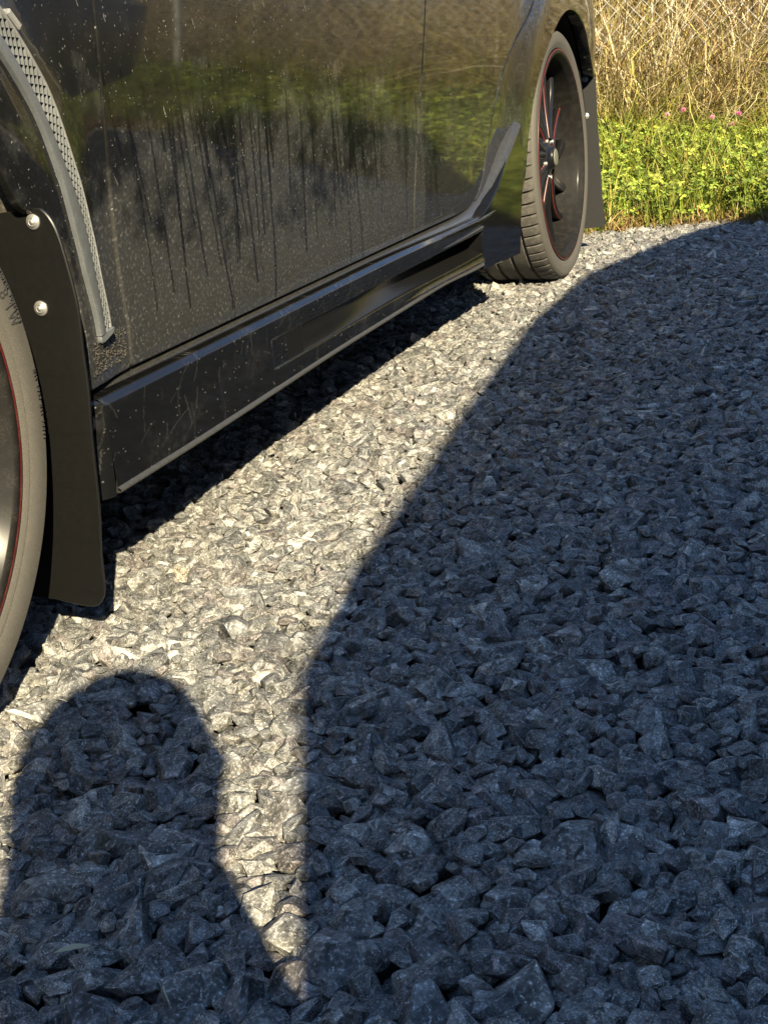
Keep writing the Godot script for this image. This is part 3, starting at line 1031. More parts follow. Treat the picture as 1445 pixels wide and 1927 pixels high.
func make_wheel(car: Node3D) -> Node3D:
	# turned about its own z axis; z = 0 is the outer face, minus is towards the car
	var w := node("wheel", car)
	var R := HUB
	# tyre: carcass with sidewall ribs
	var s := Shape.new()
	var prof := [Vector2(0.262, -0.012), Vector2(0.2665, -0.006), Vector2(0.268, -0.0045), Vector2(0.270, -0.004), Vector2(0.2745, -0.0015), Vector2(0.2755, -0.0025), Vector2(0.2765, -0.0010), Vector2(0.284, 0.0008), Vector2(0.293, 0.0006), Vector2(0.2985, -0.0010), Vector2(0.3000, -0.0004), Vector2(0.3015, -0.0016), Vector2(0.3055, -0.0042), Vector2(0.309, -0.008)]
	for z in [-0.20, -0.207, -0.212, -0.205]: prof.append(Vector2({-0.20: 0.306, -0.207: 0.300, -0.212: 0.285, -0.205: 0.262}[z], z))
	prof.insert(14, Vector2(0.3075, -0.012))
	lathe(s, prof, 128)
	obj("tyre", s, M.rubber, w)
	# tread: ribs between four grooves, shoulder blocks cut by curved sipes
	var tr := Shape.new()
	for rib in [[-0.060, -0.094], [-0.103, -0.137], [-0.146, -0.176]]:
		lathe(tr, [Vector2(R - 0.007, rib[0] + 0.0012), Vector2(R - 0.0006, rib[0]), Vector2(R, rib[0] - 0.0012), Vector2(R, rib[1] + 0.0012), Vector2(R - 0.0006, rib[1]), Vector2(R - 0.007, rib[1] - 0.0012)], 96)
	var blocks := 66
	for k in blocks:
		for side in [0, 1]:
			var z := [-0.0075, -0.014, -0.022, -0.035, -0.051]
			var rr := [R - 0.0062, R - 0.0032, R - 0.0015, R - 0.0003, R]
			if side: z = [-0.204, -0.199, -0.193, -0.189, -0.184]
			var rows := []
			for j in 5:
				var a0 := TAU * k / blocks + 0.018 * pow(j / 4.0, 1.6) * (1 if side == 0 else -1)
				var wid := TAU / blocks * 0.86
				var r := PackedVector3Array()
				for e in [[0.0, -0.005], [0.03, -0.0006], [0.10, 0.0], [0.5, 0.0], [0.90, 0.0], [0.97, -0.0006], [1.0, -0.005]]:
					var an: float = a0 + wid * e[0]
					r.append(Vector3(cos(an), sin(an), 0) * (rr[j] + e[1]) + Vector3(0, 0, z[j]))
				rows.append(r)
			tr.grid(rows, side == 0)
	obj("tread", tr, M.tread, w)
	# rim: lip, deep barrel
	var rim := Shape.new()
	lathe(rim, [Vector2(0.2605, -0.0105), Vector2(0.2615, -0.003), Vector2(0.2605, -0.0015), Vector2(0.256, -0.0015), Vector2(0.2525, -0.004), Vector2(0.250, -0.010), Vector2(0.2455, -0.014), Vector2(0.2435, -0.020), Vector2(0.238, -0.045), Vector2(0.232, -0.075), Vector2(0.226, -0.095), Vector2(0.226, -0.185), Vector2(0.262, -0.208)], 128, Color.WHITE, true)
	obj("rim", rim, M.rim, w)
	var red := Shape.new()
	lathe(red, [Vector2(0.2612, -0.0062), Vector2(0.2645, -0.0052), Vector2(0.2655, -0.0028), Vector2(0.264, -0.0018), Vector2(0.2618, -0.0022)], 128, Color.WHITE, true)
	obj("red_ring", red, M.red, w)
	# brake disc
	var disc := Shape.new()
	lathe(disc, [Vector2(0.02, -0.125), Vector2(0.14, -0.125), Vector2(0.14, -0.148), Vector2(0.02, -0.148)], 48)
	obj("brake_disc", disc, M.disc, w)
	# hub
	var hub := Shape.new()
	lathe(hub, [Vector2(0.0001, -0.022), Vector2(0.024, -0.023), Vector2(0.028, -0.026), Vector2(0.030, -0.036), Vector2(0.062, -0.044), Vector2(0.072, -0.054), Vector2(0.074, -0.110), Vector2(0.0001, -0.112)], 40)
	obj("hub", hub, M.spoke, w)
	var cap := Shape.new()
	lathe(cap, [Vector2(0.0001, -0.0195), Vector2(0.018, -0.020), Vector2(0.021, -0.0215), Vector2(0.0225, -0.025)], 32)
	obj("centre_cap", cap, M.cap, w)
	for k in 5:
		var nut := Shape.new()
		var an := TAU * k / 5 + 0.3
		lathe(nut, [Vector2(0.0001, -0.034), Vector2(0.0045, -0.034), Vector2(0.006, -0.036), Vector2(0.0065, -0.055)], 6)
		for j in nut.v.size(): nut.v[j] += Vector3(cos(an), sin(an), 0) * 0.05
		obj("lug_nut", nut, M.steel, w)
	# ten paired spokes bowed in plan, a red line along one edge of each
	for k in 14:
		var pair := k / 2
		var sgn := 1.0 if k % 2 else -1.0
		var mid := TAU * pair / 7.0 + 0.45
		var pts := []
		for j in 9:
			var u := j / 8.0
			var rad := lerpf(0.050, 0.234, u)
			var an := mid + sgn * (0.10 + 0.13 * sin(u * PI * 0.75)) + 0.16 * u * u
			pts.append([rad, an, lerpf(-0.040, -0.052, u) - 0.006 * sin(u * PI)])
		var rows := []
		var strip := []
		for j in 9:
			var u := j / 8.0
			var hw := lerpf(0.011, 0.0085, u) + 0.004 * u * u
			var rad: float = pts[j][0]
			var tang := Vector3(-sin(pts[j][1]), cos(pts[j][1]), 0)
			var rdir := Vector3(cos(pts[j][1]), sin(pts[j][1]), 0)
			var c: Vector3 = rdir * rad + Vector3(0, 0, pts[j][2])
			var r := PackedVector3Array()
			for e in [[-1.0, -0.022], [-1.0, -0.003], [-0.8, 0.0], [-0.3, 0.0035], [0.3, 0.0035], [0.8, 0.0], [1.0, -0.003], [1.0, -0.022], [-1.0, -0.022]]:
				r.append(c + tang * hw * e[0] + Vector3(0, 0, e[1]))
			rows.append(r)
			var q := PackedVector3Array()
			for e in [[1.02, -0.0024], [1.015, -0.0010], [0.92, 0.0002], [0.82, 0.0009]]: q.append(c + tang * hw * e[0] * sgn + Vector3(0, 0, e[1] + 0.0002))
			strip.append(q)
		var sp := Shape.new()
		sp.grid(rows, true, true)
		obj("spoke", sp, M.spoke, w)
		var st := Shape.new()
		st.grid(strip)
		obj("red_line", st, M.red, w)
	return w

func make_lettering(w: Node3D) -> void:
	# raised figures on the sidewall of the front tyre, tops outwards
	var font := SystemFont.new()
	font.font_names = PackedStringArray(["Droid Sans"])
	var put := func(r: float, word: String, start: float, size: float, step: float):
		var an := start
		for ch in word:
			if ch != " ":
				var tm := TextMesh.new()
				tm.text = ch
				tm.font = font
				tm.font_size = 40
				tm.pixel_size = size / 30.0
				tm.depth = 0.0012
				var o := obj("sidewall_letter", tm, M.rubber_pale, w)
				var out := Vector3(cos(an), sin(an), 0)
				o.transform = Transform3D(Basis(Vector3(sin(an), -cos(an), 0), out, Vector3(0, 0, 1)), out * r + Vector3(0, 0, 0.0009))
			an -= step
	put.call(0.2885, "18 81W", deg_to_rad(28.0), 0.0115, deg_to_rad(2.6))
	put.call(0.2966, "RADIAL TUBELESS", deg_to_rad(24.0), 0.0038, deg_to_rad(0.72))
	put.call(0.2966, "MAX LOAD MAX PRESS", deg_to_rad(4.0), 0.0034, deg_to_rad(0.75))

# ------------------------------------------------------------------ grass, clover, fence
func blade(s: Shape, at: Vector3, lean: Vector3, h: float, wid: float, col: Color, r: RandomNumberGenerator, segs := 4, curl := 0.5) -> void:
	var side := lean.cross(Vector3.UP).normalized()
	if side.length() < 0.5: side = Vector3(1, 0, 0)
	var p := at
	var d := (Vector3.UP + lean * 0.5).normalized()
	var a := PackedVector3Array()
	var b := PackedVector3Array()
	var m := PackedVector3Array()
	for k in segs + 1:
		var t := float(k) / segs
		var w := wid * (1.0 - t * t) * 0.5 + 0.0003
		a.append(p - side * w)
		b.append(p + side * w)
		m.append(p - d.cross(side) * w * 0.5)
		d = (d + lean * curl / segs + Vector3(r.randfn(), r.randfn() * 0.5, r.randfn()) * (0.09 + 0.035 * curl) - Vector3(0, curl * 0.35 / segs, 0)).normalized()
		p += d * h / segs
	if segs > 7: s.grid([a, b], false, false, col)
	else: s.grid([a, m, b], false, false, col)

func tuft(seed_: int, count: int, spread: float, hgt: Vector2, wid: Vector2, cols: Array, curl: float, segs := 5) -> ArrayMesh:
	return tuft_shape(seed_, count, spread, hgt, wid, cols, curl, segs).mesh()

func tuft_shape(seed_: int, count: int, spread: float, hgt: Vector2, wid: Vector2, cols: Array, curl: float, segs := 5) -> Shape:
	var r := RandomNumberGenerator.new()
	r.seed = seed_
	var s := Shape.new()
	for k in count:
		var an := r.randf() * TAU
		var at := Vector3(cos(an), 0, sin(an)) * spread * sqrt(r.randf())
		var lean := Vector3(cos(an + r.randfn() * 0.8), 0, sin(an + r.randfn() * 0.8)) * r.randf_range(0.1, 1.0)
		var c: Color = cols[r.randi() % cols.size()]
		var g := r.randf_range(0.7, 1.25)
		blade(s, at, lean, r.randf_range(hgt.x, hgt.y), r.randf_range(wid.x, wid.y), Color(c.r * g, c.g * g, c.b * g), r, segs, curl * r.randf_range(0.4, 1.4))
	return s

func clover(seed_: int) -> ArrayMesh:
	var r := RandomNumberGenerator.new()
	r.seed = seed_
	var s := Shape.new()
	for k in 13:
		var an := r.randf() * TAU
		var h := r.randf_range(0.02, 0.13)
		var foot := Vector3(cos(an), 0, sin(an)) * r.randf() * 0.035
		var head := foot + Vector3(cos(an) * r.randf() * 0.05, h, sin(an) * r.randf() * 0.05)
		var g := r.randf_range(0.65, 1.3)
		var col := Color(0.17 * g, 0.26 * g, 0.035 * g).lerp(Color(0.36 * g, 0.36 * g, 0.06), r.randf() * r.randf())
		tube(s, PackedVector3Array([foot, foot.lerp(head, 0.5) + Vector3(0, 0.006, 0), head]), PackedFloat32Array([0.0009]), 3, col)
		var up := Vector3(r.randfn() * 0.35, 1, r.randfn() * 0.35).normalized()
		var ux := up.cross(Vector3(sin(an), 0.1, cos(an))).normalized()
		var uz := ux.cross(up)
		var size := r.randf_range(0.0075, 0.0155)
		for j in 3:
			var la := TAU * j / 3 + 0.3
			var d := ux * cos(la) + uz * sin(la)
			var t := up.cross(d)
			var mid := head + d * size * 0.6 - up * size * 0.12
			var tip := head + d * size * 1.15 - up * size * 0.05
			var l := mid + t * size * 0.46 + up * size * 0.12
			var rr := mid - t * size * 0.46 + up * size * 0.12
			var l2 := tip + t * size * 0.28
			var r2 := tip - t * size * 0.28
			s.grid([PackedVector3Array([head, l, l2]), PackedVector3Array([head, mid, tip]), PackedVector3Array([head, rr, r2])], false, false, col)
	return s.mesh()

func scatter(parent: Node3D, called: String, m: Mesh, mt: Material, xfs: Array, tint: Callable) -> void:
	var mm := MultiMesh.new()
	mm.transform_format = MultiMesh.TRANSFORM_3D
	mm.use_colors = true
	mm.mesh = m
	mm.instance_count = xfs.size()
	for k in xfs.size():
		mm.set_instance_transform(k, xfs[k])
		mm.set_instance_color(k, tint.call())
	var mi := MultiMeshInstance3D.new()
	mi.name = called
	mi.multimesh = mm
	mi.material_override = mt
	mi.set_meta("kind", "stuff")
	parent.add_child(mi, true)

func stuff(called: String, label: String, category: String) -> Node3D:
	var o := thing(called, label, category)
	o.set_meta("kind", "stuff")
	return o

func spot(x: float, z: float, scale := 1.0, lean := 0.1) -> Transform3D:
	var b := Basis(Vector3(rng.randfn(), 0, rng.randfn()).normalized(), rng.randfn() * lean) * Basis(Vector3.UP, rng.randf() * TAU)
	return Transform3D(b * Basis.from_scale(Vector3.ONE * scale), Vector3(x, bank(x, z), z))

func make_verge() -> void:
	var s := Shape.new()
	var rows := []
	for a in 61:
		var r := PackedVector3Array()
		for b in 61:
			var z := -9.0 + 24.0 * b / 60.0
			var x := edge_x(z) + 0.02 + 16.0 * pow(a / 60.0, 2.0)
			r.append(Vector3(x, bank(x, z) - 0.004 * (1.0 - minf(1.0, a * 0.3)), z))
		rows.append(r)
	s.grid(rows, true)
	var v := obj("verge", s, M.soil)
	v.set_meta("kind", "structure")
	var grey := func(): return Color.WHITE * rng.randf_range(0.75, 1.25)
	# clover: dense where the camera looks, thinner where only the paint mirrors it
	var cl := stuff("clover_patch", "low bright green clover between the gravel and the dry grass", "clover")
	for k in 4:
		var xs := []
		for j in 1200:
			var z := rng.randf_range(-0.8, 1.0) if j < 940 else rng.randf_range(1.1, 4.5)
			var x := edge_x(z) + 0.02 + (1.45 + 0.35 * sin(z * 4.1 + 0.7) * sin(z * 9.7)) * pow(rng.randf(), 0.8)
			xs.append(spot(x, z, rng.randf_range(0.5, 1.2)))
		scatter(cl, "clover_clump", clover(40 + k), M.leaf, xs, grey)
	var lg := stuff("green_grass", "short green and yellowish grass blades growing through the clover", "grass")
	for k in 4:
		var m := tuft(60 + k, 14, 0.05, Vector2(0.05, 0.26), Vector2(0.003, 0.006), [Color(0.12, 0.17, 0.02), Color(0.20, 0.21, 0.03), Color(0.30, 0.25, 0.06)], 1.2)
		var xs := []
		for j in 360:
			var z := rng.randf_range(-1.0, 1.1) if j < 250 else rng.randf_range(1.1, 4.5)
			var x := edge_x(z) + 0.01 + 1.7 * rng.randf()
			xs.append(spot(x, z, rng.randf_range(0.7, 1.3)))
		scatter(lg, "grass_clump", m, M.leaf, xs, grey)
	var lit := stuff("dry_litter", "flattened tan grass litter along the gravel edge", "litter")
	for k in 2:
		var m := tuft(80 + k, 16, 0.05, Vector2(0.03, 0.09), Vector2(0.002, 0.005), [Color(0.30, 0.20, 0.08), Color(0.22, 0.13, 0.05), Color(0.36, 0.27, 0.12)], 3.0)
		var xs := []
		for j in 240:
			var z := rng.randf_range(-1.0, 2.5)
			var x := edge_x(z) - 0.015 + 0.13 * rng.randf() * rng.randf() * 2.0
			xs.append(spot(x, z, rng.randf_range(0.5, 1.0), 0.5))
		scatter(lit, "litter_clump", m, M.straw, xs, grey)
	var dg := stuff("dry_grass", "tall tangled straw coloured dry grass along the wire fence", "grass")
	var straw := [Color(0.44, 0.32, 0.15), Color(0.55, 0.45, 0.25), Color(0.28, 0.18, 0.08), Color(0.66, 0.58, 0.38), Color(0.36, 0.31, 0.09), Color(0.18, 0.12, 0.055)]
	for k in 6:
		var one := tuft_shape(100 + k, 26, 0.12, Vector2(0.35, 1.15), Vector2(0.0032, 0.0078), straw, 2.4, 9)
		var clumps := Shape.new()
		for j in 280:
			var z := rng.randf_range(-0.9, 1.0) if j < 195 else rng.randf_range(1.0, 5.5)
			var s0 := 1.12 + 2.2 * rng.randf()
			var from := clumps.c.size()
			clumps.put(one, spot(edge_x(z) + s0, z, rng.randf_range(0.6, 1.1) * (0.5 + 0.5 * smoothstep(1.1, 1.6, s0) + 0.5 * smoothstep(1.9, 2.6, s0)), 0.35))
			var g := rng.randf_range(0.7, 1.3)
			for q in range(from, clumps.c.size()): clumps.c[q] = Color(clumps.c[q].r * g, clumps.c[q].g * g, clumps.c[q].b * g)
		obj("straw_clump", clumps, M.straw, dg).set_meta("kind", "stuff")
	for k in 3:
		var m := tuft(120 + k, 20, 0.08, Vector2(0.2, 0.5), Vector2(0.004, 0.008), [Color(0.26, 0.24, 0.03), Color(0.38, 0.30, 0.05), Color(0.17, 0.19, 0.03)], 1.8, 7)
		var xs := []
		for j in 130:
			var z := rng.randf_range(-1.3, 1.3) if j < 90 else rng.randf_range(1.3, 5.0)
			xs.append(spot(edge_x(z) + 1.0 + 1.2 * rng.randf(), z, rng.randf_range(0.5, 1.0), 0.3))
		scatter(dg, "yellow_clump", m, M.leaf, xs, grey)
	# pink clover heads
	var fl := [[4.40, 0.314, 0.067, "topmost pink clover flower, above the clover beside the dry grass"], [4.40, 0.281, 0.176, "pale pink clover flower between two others at the top of the clover"], [4.40, 0.290, 0.275, "bright pink clover flower at the far right of the clover patch"], [4.40, 0.252, 0.252, "fading pink clover flower just below the rightmost one"], [4.25, 0.155, -0.225, "pink clover flower right beside the rear mud flap"], [4.1, 0.125, 0.018, "small magenta clover flower low in the middle of the clover"], [4.40, 0.300, 0.006, "faint pink clover flower left of the topmost one"]]
	for k in fl.size():
		var p := Vector3(fl[k][0], fl[k][1], fl[k][2])
		var foot := Vector3(p.x - 0.02, bank(p.x, p.z) - 0.005, p.z + 0.01)
		var t := thing("clover_flower", fl[k][3], "flower", foot, "pink clover flowers in the verge")
		s = Shape.new()
		tube(s, PackedVector3Array([Vector3.ZERO, (p - foot) * 0.5 + Vector3(0.004, 0, 0.003), p - foot]), PackedFloat32Array([0.0012, 0.001, 0.001]), 5, Color(0.12, 0.16, 0.03))
		obj("stem", s, M.leaf, t)
		s = Shape.new()
		var tone: Color = [Color(0.62, 0.22, 0.36), Color(0.70, 0.33, 0.42), Color(0.66, 0.17, 0.38), Color(0.58, 0.27, 0.28), Color(0.68, 0.30, 0.40), Color(0.55, 0.07, 0.25), Color(0.6, 0.35, 0.35)][k]
		for j in 46:
			var y := 1.0 - 1.55 * (j + 0.5) / 46
			var an := j * 2.39996
			var d := Vector3(cos(an) * sqrt(1 - y * y), y, sin(an) * sqrt(1 - y * y))
			var side := d.cross(Vector3(0.2, 1, 0.1)).normalized() * 0.0016
			var o := p - foot
			var g := rng.randf_range(0.75, 1.25)
			s.tri(o + d * 0.003 - side, o + d * 0.003 + side, o + d * (0.0115 + 0.002 * rng.randf()) + Vector3(0, 0.003, 0), Color(tone.r * g, tone.g * g, tone.b * g))
			s.tri(o + d * 0.003 - side.cross(d) * 1.0, o + d * 0.003 + side.cross(d) * 1.0, o + d * 0.0115 + Vector3(0, 0.003, 0), Color(tone.r * g, tone.g * g, tone.b * g))
		obj("flower_head", s, M.leaf, t)

func make_fence() -> void:
	var a := Vector3(4.18, 0, -2.3)
	var b := Vector3(6.5, 0, 5.6)
	var d := (b - a).normalized()
	var t := thing("chain_link_fence", "galvanised chain-link fence overgrown by the tall dry grass", "fence", a)
	var p := 0.036
	var wire := Shape.new()
	var path := PackedVector3Array()
	for k in 36: path.append(Vector3((-0.5 if k % 2 == 0 else 0.5) * p, k * p, 0.0025 if k % 2 else -0.0025))
	tube(wire, path, PackedFloat32Array([0.0018]), 4)
	var wm := wire.mesh()
	var turn := Basis(d, Vector3.UP, d.cross(Vector3.UP))
	var cnt := int(a.distance_to(b) / p)
	for k in cnt:
		var o := obj("wire", wm, M.wire, t)
		o.transform = Transform3D(turn * Basis(Vector3.UP, PI * (k % 2)), d * ((k + 0.5) * p) + Vector3(0, 0.16, 0))
	for k in 4:
		var s := Shape.new()
		lathe(s, [Vector2(0.024, 0.0), Vector2(0.024, 1.52), Vector2(0.018, 1.54), Vector2(0.0001, 1.545)], 16)
		var o := obj("post", s, M.wire, t)
		o.transform = Transform3D(Basis(Vector3.RIGHT, -PI / 2), d * (0.35 + k * 2.5))
	var rail := Shape.new()
	tube(rail, PackedVector3Array([Vector3(0, 1.44, 0), d * (cnt * p) + Vector3(0, 1.44, 0)]), PackedFloat32Array([0.016]), 10)
	obj("top_rail", rail, M.wire, t)

func make_brush() -> void:
	# leafless brown shrubs behind the fence and a birch: the door mirrors them
	var at := [Vector2(7.0, -3.2), Vector2(7.3, -1.6), Vector2(7.0, -0.1), Vector2(7.5, 1.3), Vector2(7.6, 2.7), Vector2(8.2, 4.0), Vector2(8.3, 5.4), Vector2(9.0, 6.8), Vector2(9.6, 8.4), Vector2(9.0, 2.0), Vector2(9.4, 0.2), Vector2(9.8, 4.6)]
	var names := ["directly behind the rear bumper", "left of the middle behind the fence", "behind the fence above the pink clover", "mirrored in the rear door", "mirrored beside the birch", "mirrored in the front door", "behind the fence far from the car", "taller than its neighbours by the field", "at the end of the fence", "behind the birch", "in the second row behind the clover", "in the second row behind the fence"]
	for k in at.size():
		var r := RandomNumberGenerator.new()
		r.seed = 300 + k
		var x: float = at[k].x
		var z: float = at[k].y
		var t := thing("brush_shrub", "bare brown shrub with withered leaves, " + names[k], "shrub", Vector3(x, bank(x, z), z), "brown shrubs behind the fence")
		var st := Shape.new()
		var lf := Shape.new()
		for j in 26:
			var an := r.randf() * TAU
			var p := Vector3(cos(an), 0, sin(an)) * r.randf() * 0.35
			var d := (Vector3.UP * 1.6 + Vector3(cos(an), 0, sin(an)) * r.randf()).normalized()
			var path := PackedVector3Array()
			var rad := PackedFloat32Array()
			var ln := r.randf_range(0.20, 0.36)
			for q in 8:
				path.append(p)
				rad.append(0.012 * (1.0 - q / 8.5) * r.randf_range(0.7, 1.0))
				d = (d + Vector3(r.randfn(), r.randfn() * 0.5 + 0.1, r.randfn()) * 0.22).normalized()
				p += d * ln
				for e in 7:
					var c := p + Vector3(r.randfn(), r.randfn(), r.randfn()) * 0.13
					var u := Vector3(r.randfn(), r.randfn(), r.randfn()).normalized() * r.randf_range(0.018, 0.05)
					var w := u.cross(Vector3(r.randfn(), r.randfn(), r.randfn())).normalized() * u.length() * 0.4
					var g := r.randf_range(0.6, 1.4)
					var col := Color(0.20 * g, 0.125 * g, 0.055 * g).lerp(Color(0.24 * g, 0.22 * g, 0.05), r.randf() * 0.5)
					lf.tri(c - u, c + w, c + u, col)
					lf.tri(c - u, c + u, c - w, col)
			tube(st, path, rad, 4, Color(0.15, 0.105, 0.065))
		obj("stems", st, M.bark, t)
		obj("withered_leaves", lf, M.bark, t)
	var bt := thing("birch_tree", "white birch trunk mirrored in the car door", "tree", Vector3(7.35, 0.15, 2.15))
	var s := Shape.new()
	var rows := []
	var path := PackedVector3Array()
	for k in 40:
		var y := k * 0.16
		path.append(Vector3(0.03 * sin(y * 1.1) + y * 0.06, y, 0.03 * sin(y * 0.8 + 1.0)))
	for k in 40:
		var r := PackedVector3Array()
		for j in 13:
			var an := TAU * j / 12
			r.append(path[k] + Vector3(cos(an), 0, sin(an)) * lerpf(0.065, 0.028, k / 39.0))
		rows.append(r)
	s.grid(rows, false, true, Color(0.62, 0.59, 0.53))
	for k in s.c.size():
		if rng.randf() < 0.13: s.c[k] = Color(0.08, 0.07, 0.06)
	var trunk := obj("trunk", s, M.bark, bt)
	var cr := Shape.new()
	var lv := Shape.new()
	for k in 26:
		var y := rng.randf_range(2.4, 6.2)
		var an := rng.randf() * TAU
		var p := path[int(y / 0.16)]
		var d := Vector3(cos(an), rng.randf_range(0.3, 1.0), sin(an)).normalized()
		var q := PackedVector3Array()
		for j in 7:
			q.append(p)
			d = (d + Vector3(rng.randfn(), rng.randfn() - 0.25, rng.randfn()) * 0.16).normalized()
			p += d * 0.22
			for e in 12:
				var c := p + Vector3(rng.randfn(), rng.randfn(), rng.randfn()) * 0.16
				var u := Vector3(rng.randfn(), rng.randfn(), rng.randfn()).normalized() * 0.028
				var w := u.cross(Vector3(rng.randfn(), 1, rng.randfn())).normalized() * 0.018
				var g := rng.randf_range(0.7, 1.3)
				lv.tri(c - u, c + w, c + u, Color(0.32 * g, 0.26 * g, 0.04))
				lv.tri(c - u, c + u, c - w, Color(0.32 * g, 0.26 * g, 0.04))
		tube(cr, q, PackedFloat32Array([0.016, 0.013, 0.01, 0.008, 0.006, 0.004, 0.002]), 5, Color(0.14, 0.10, 0.08))
	obj("limbs", cr, M.bark, trunk)
	obj("crown", lv, M.leaf, bt)

# ------------------------------------------------------------------ the van and the photographer whose shadows fall into the picture
func make_van() -> void:
	var t := thing("parked_van", "grey van outside the picture whose large shadow covers the right side of the gravel", "van", Vector3(0, 0, 2.35))
	# x, low y, shoulder y, roof y, roof half width
	var st := [[-2.75, 0.40, 0.72, 0.78, 0.62], [-2.66, 0.28, 0.86, 0.92, 0.70], [-2.35, 0.26, 0.96, 1.02, 0.76], [-2.0, 0.26, 0.96, 1.08, 0.70], [-1.90, 0.26, 1.0, 1.20, 0.695], [-1.80, 0.26, 1.0, 1.52, 0.700], [-1.76, 0.26, 1.0, 1.60, 0.694], [-1.51, 0.26, 1.0, 1.605, 0.733], [-1.19, 0.26, 1.0, 1.61, 0.758], [-0.79, 0.26, 1.0, 1.61, 0.80], [-0.09, 0.26, 1.0, 1.61, 0.858], [0.53, 0.26, 1.0, 1.61, 0.848], [0.93, 0.26, 1.0, 1.60, 0.768], [1.425, 0.26, 1.0, 1.50, 0.75], [1.70, 0.26, 1.0, 1.40, 0.762], [2.03, 0.28, 1.0, 1.30, 0.714], [2.40, 0.29, 1.0, 1.28, 0.62], [2.75, 0.30, 0.99, 1.24, 0.50], [2.92, 0.33, 0.96, 1.16, 0.44], [2.98, 0.42, 0.88, 0.96, 0.42]]
	var rows := []
	for q in st:
		var r := PackedVector3Array()
		var half := [[q[1], 0.0], [q[1], 0.80], [q[1] + 0.05, 0.90], [lerpf(q[1], q[2], 0.55), 0.93], [q[2], maxf(q[4], minf(0.925, q[4] + 0.12))], [q[3] - 0.03, q[4]], [q[3], q[4] - 0.05], [q[3] + 0.03, q[4] * 0.5], [q[3] + 0.04, 0.0]]
		for h in half: r.append(Vector3(q[0], h[0], -h[1]))
		for k in range(half.size() - 2, -1, -1): r.append(Vector3(q[0], half[k][0], half[k][1]))
		rows.append(r)
	var s := Shape.new()
	s.grid(rows, false, true)
	s.face(rows[0], Vector3(-1, 0, 0))
	s.face(rows[-1], Vector3(1, 0, 0))
	var vm := mat(Color(0.10, 0.105, 0.11), 0.3, 0.3)
	vm.clearcoat_enabled = true
	obj("body", s, vm, t)
	for sg in [-1.0, 1.0]:
		for w in [[-1.62, -0.72], [-0.62, 0.30], [0.40, 1.35]]:
			s = Shape.new()
			var g := []
			for k in 5:
				var x := lerpf(w[0], w[1], k / 4.0)
				var hw := 0.75
				for e in st.size() - 1:
					if x >= st[e][0] and x <= st[e + 1][0]: hw = lerpf(st[e][4], st[e + 1][4], (x - st[e][0]) / (st[e + 1][0] - st[e][0]))
				g.append(PackedVector3Array([Vector3(x, 1.07, sg * (lerpf(minf(0.925, hw + 0.17), hw, 0.12) + 0.006)), Vector3(x, 1.46, sg * (lerpf(minf(0.925, hw + 0.17), hw, 0.80) + 0.006))]))
			s.grid(g, sg < 0)
			obj("side_window", s, M.glass, t)
		s = Shape.new()
		cbox(s, Transform3D(Basis.IDENTITY, Vector3(-2.69, 0.74, sg * 0.58)), Vector3(0.10, 0.13, 0.26), 0.02)
		obj("headlight", s, M.disc, t)
		s = Shape.new()
		cbox(s, Transform3D(Basis.IDENTITY, Vector3(2.96, 0.82, sg * 0.44)), Vector3(0.05, 0.22, 0.12), 0.015)
		obj("tail_light", s, M.red, t)
		for x in [-1.95, 1.25]:
			var w := node("wheel", t)
			w.position = Vector3(x, 0.33, sg * 0.93)
			if sg < 0: w.rotation.y = PI
			s = Shape.new()
			lathe(s, [Vector2(0.21, -0.02), Vector2(0.24, 0.0), Vector2(0.30, -0.002), Vector2(0.325, -0.02), Vector2(0.33, -0.05), Vector2(0.33, -0.18), Vector2(0.31, -0.21), Vector2(0.21, -0.21)], 48)
			obj("tyre", s, M.rubber, w)
			s = Shape.new()
			lathe(s, [Vector2(0.0001, -0.01), Vector2(0.06, -0.012), Vector2(0.08, -0.03), Vector2(0.17, -0.025), Vector2(0.20, -0.005), Vector2(0.212, -0.015)], 40)
			obj("rim", s, M.disc, w)

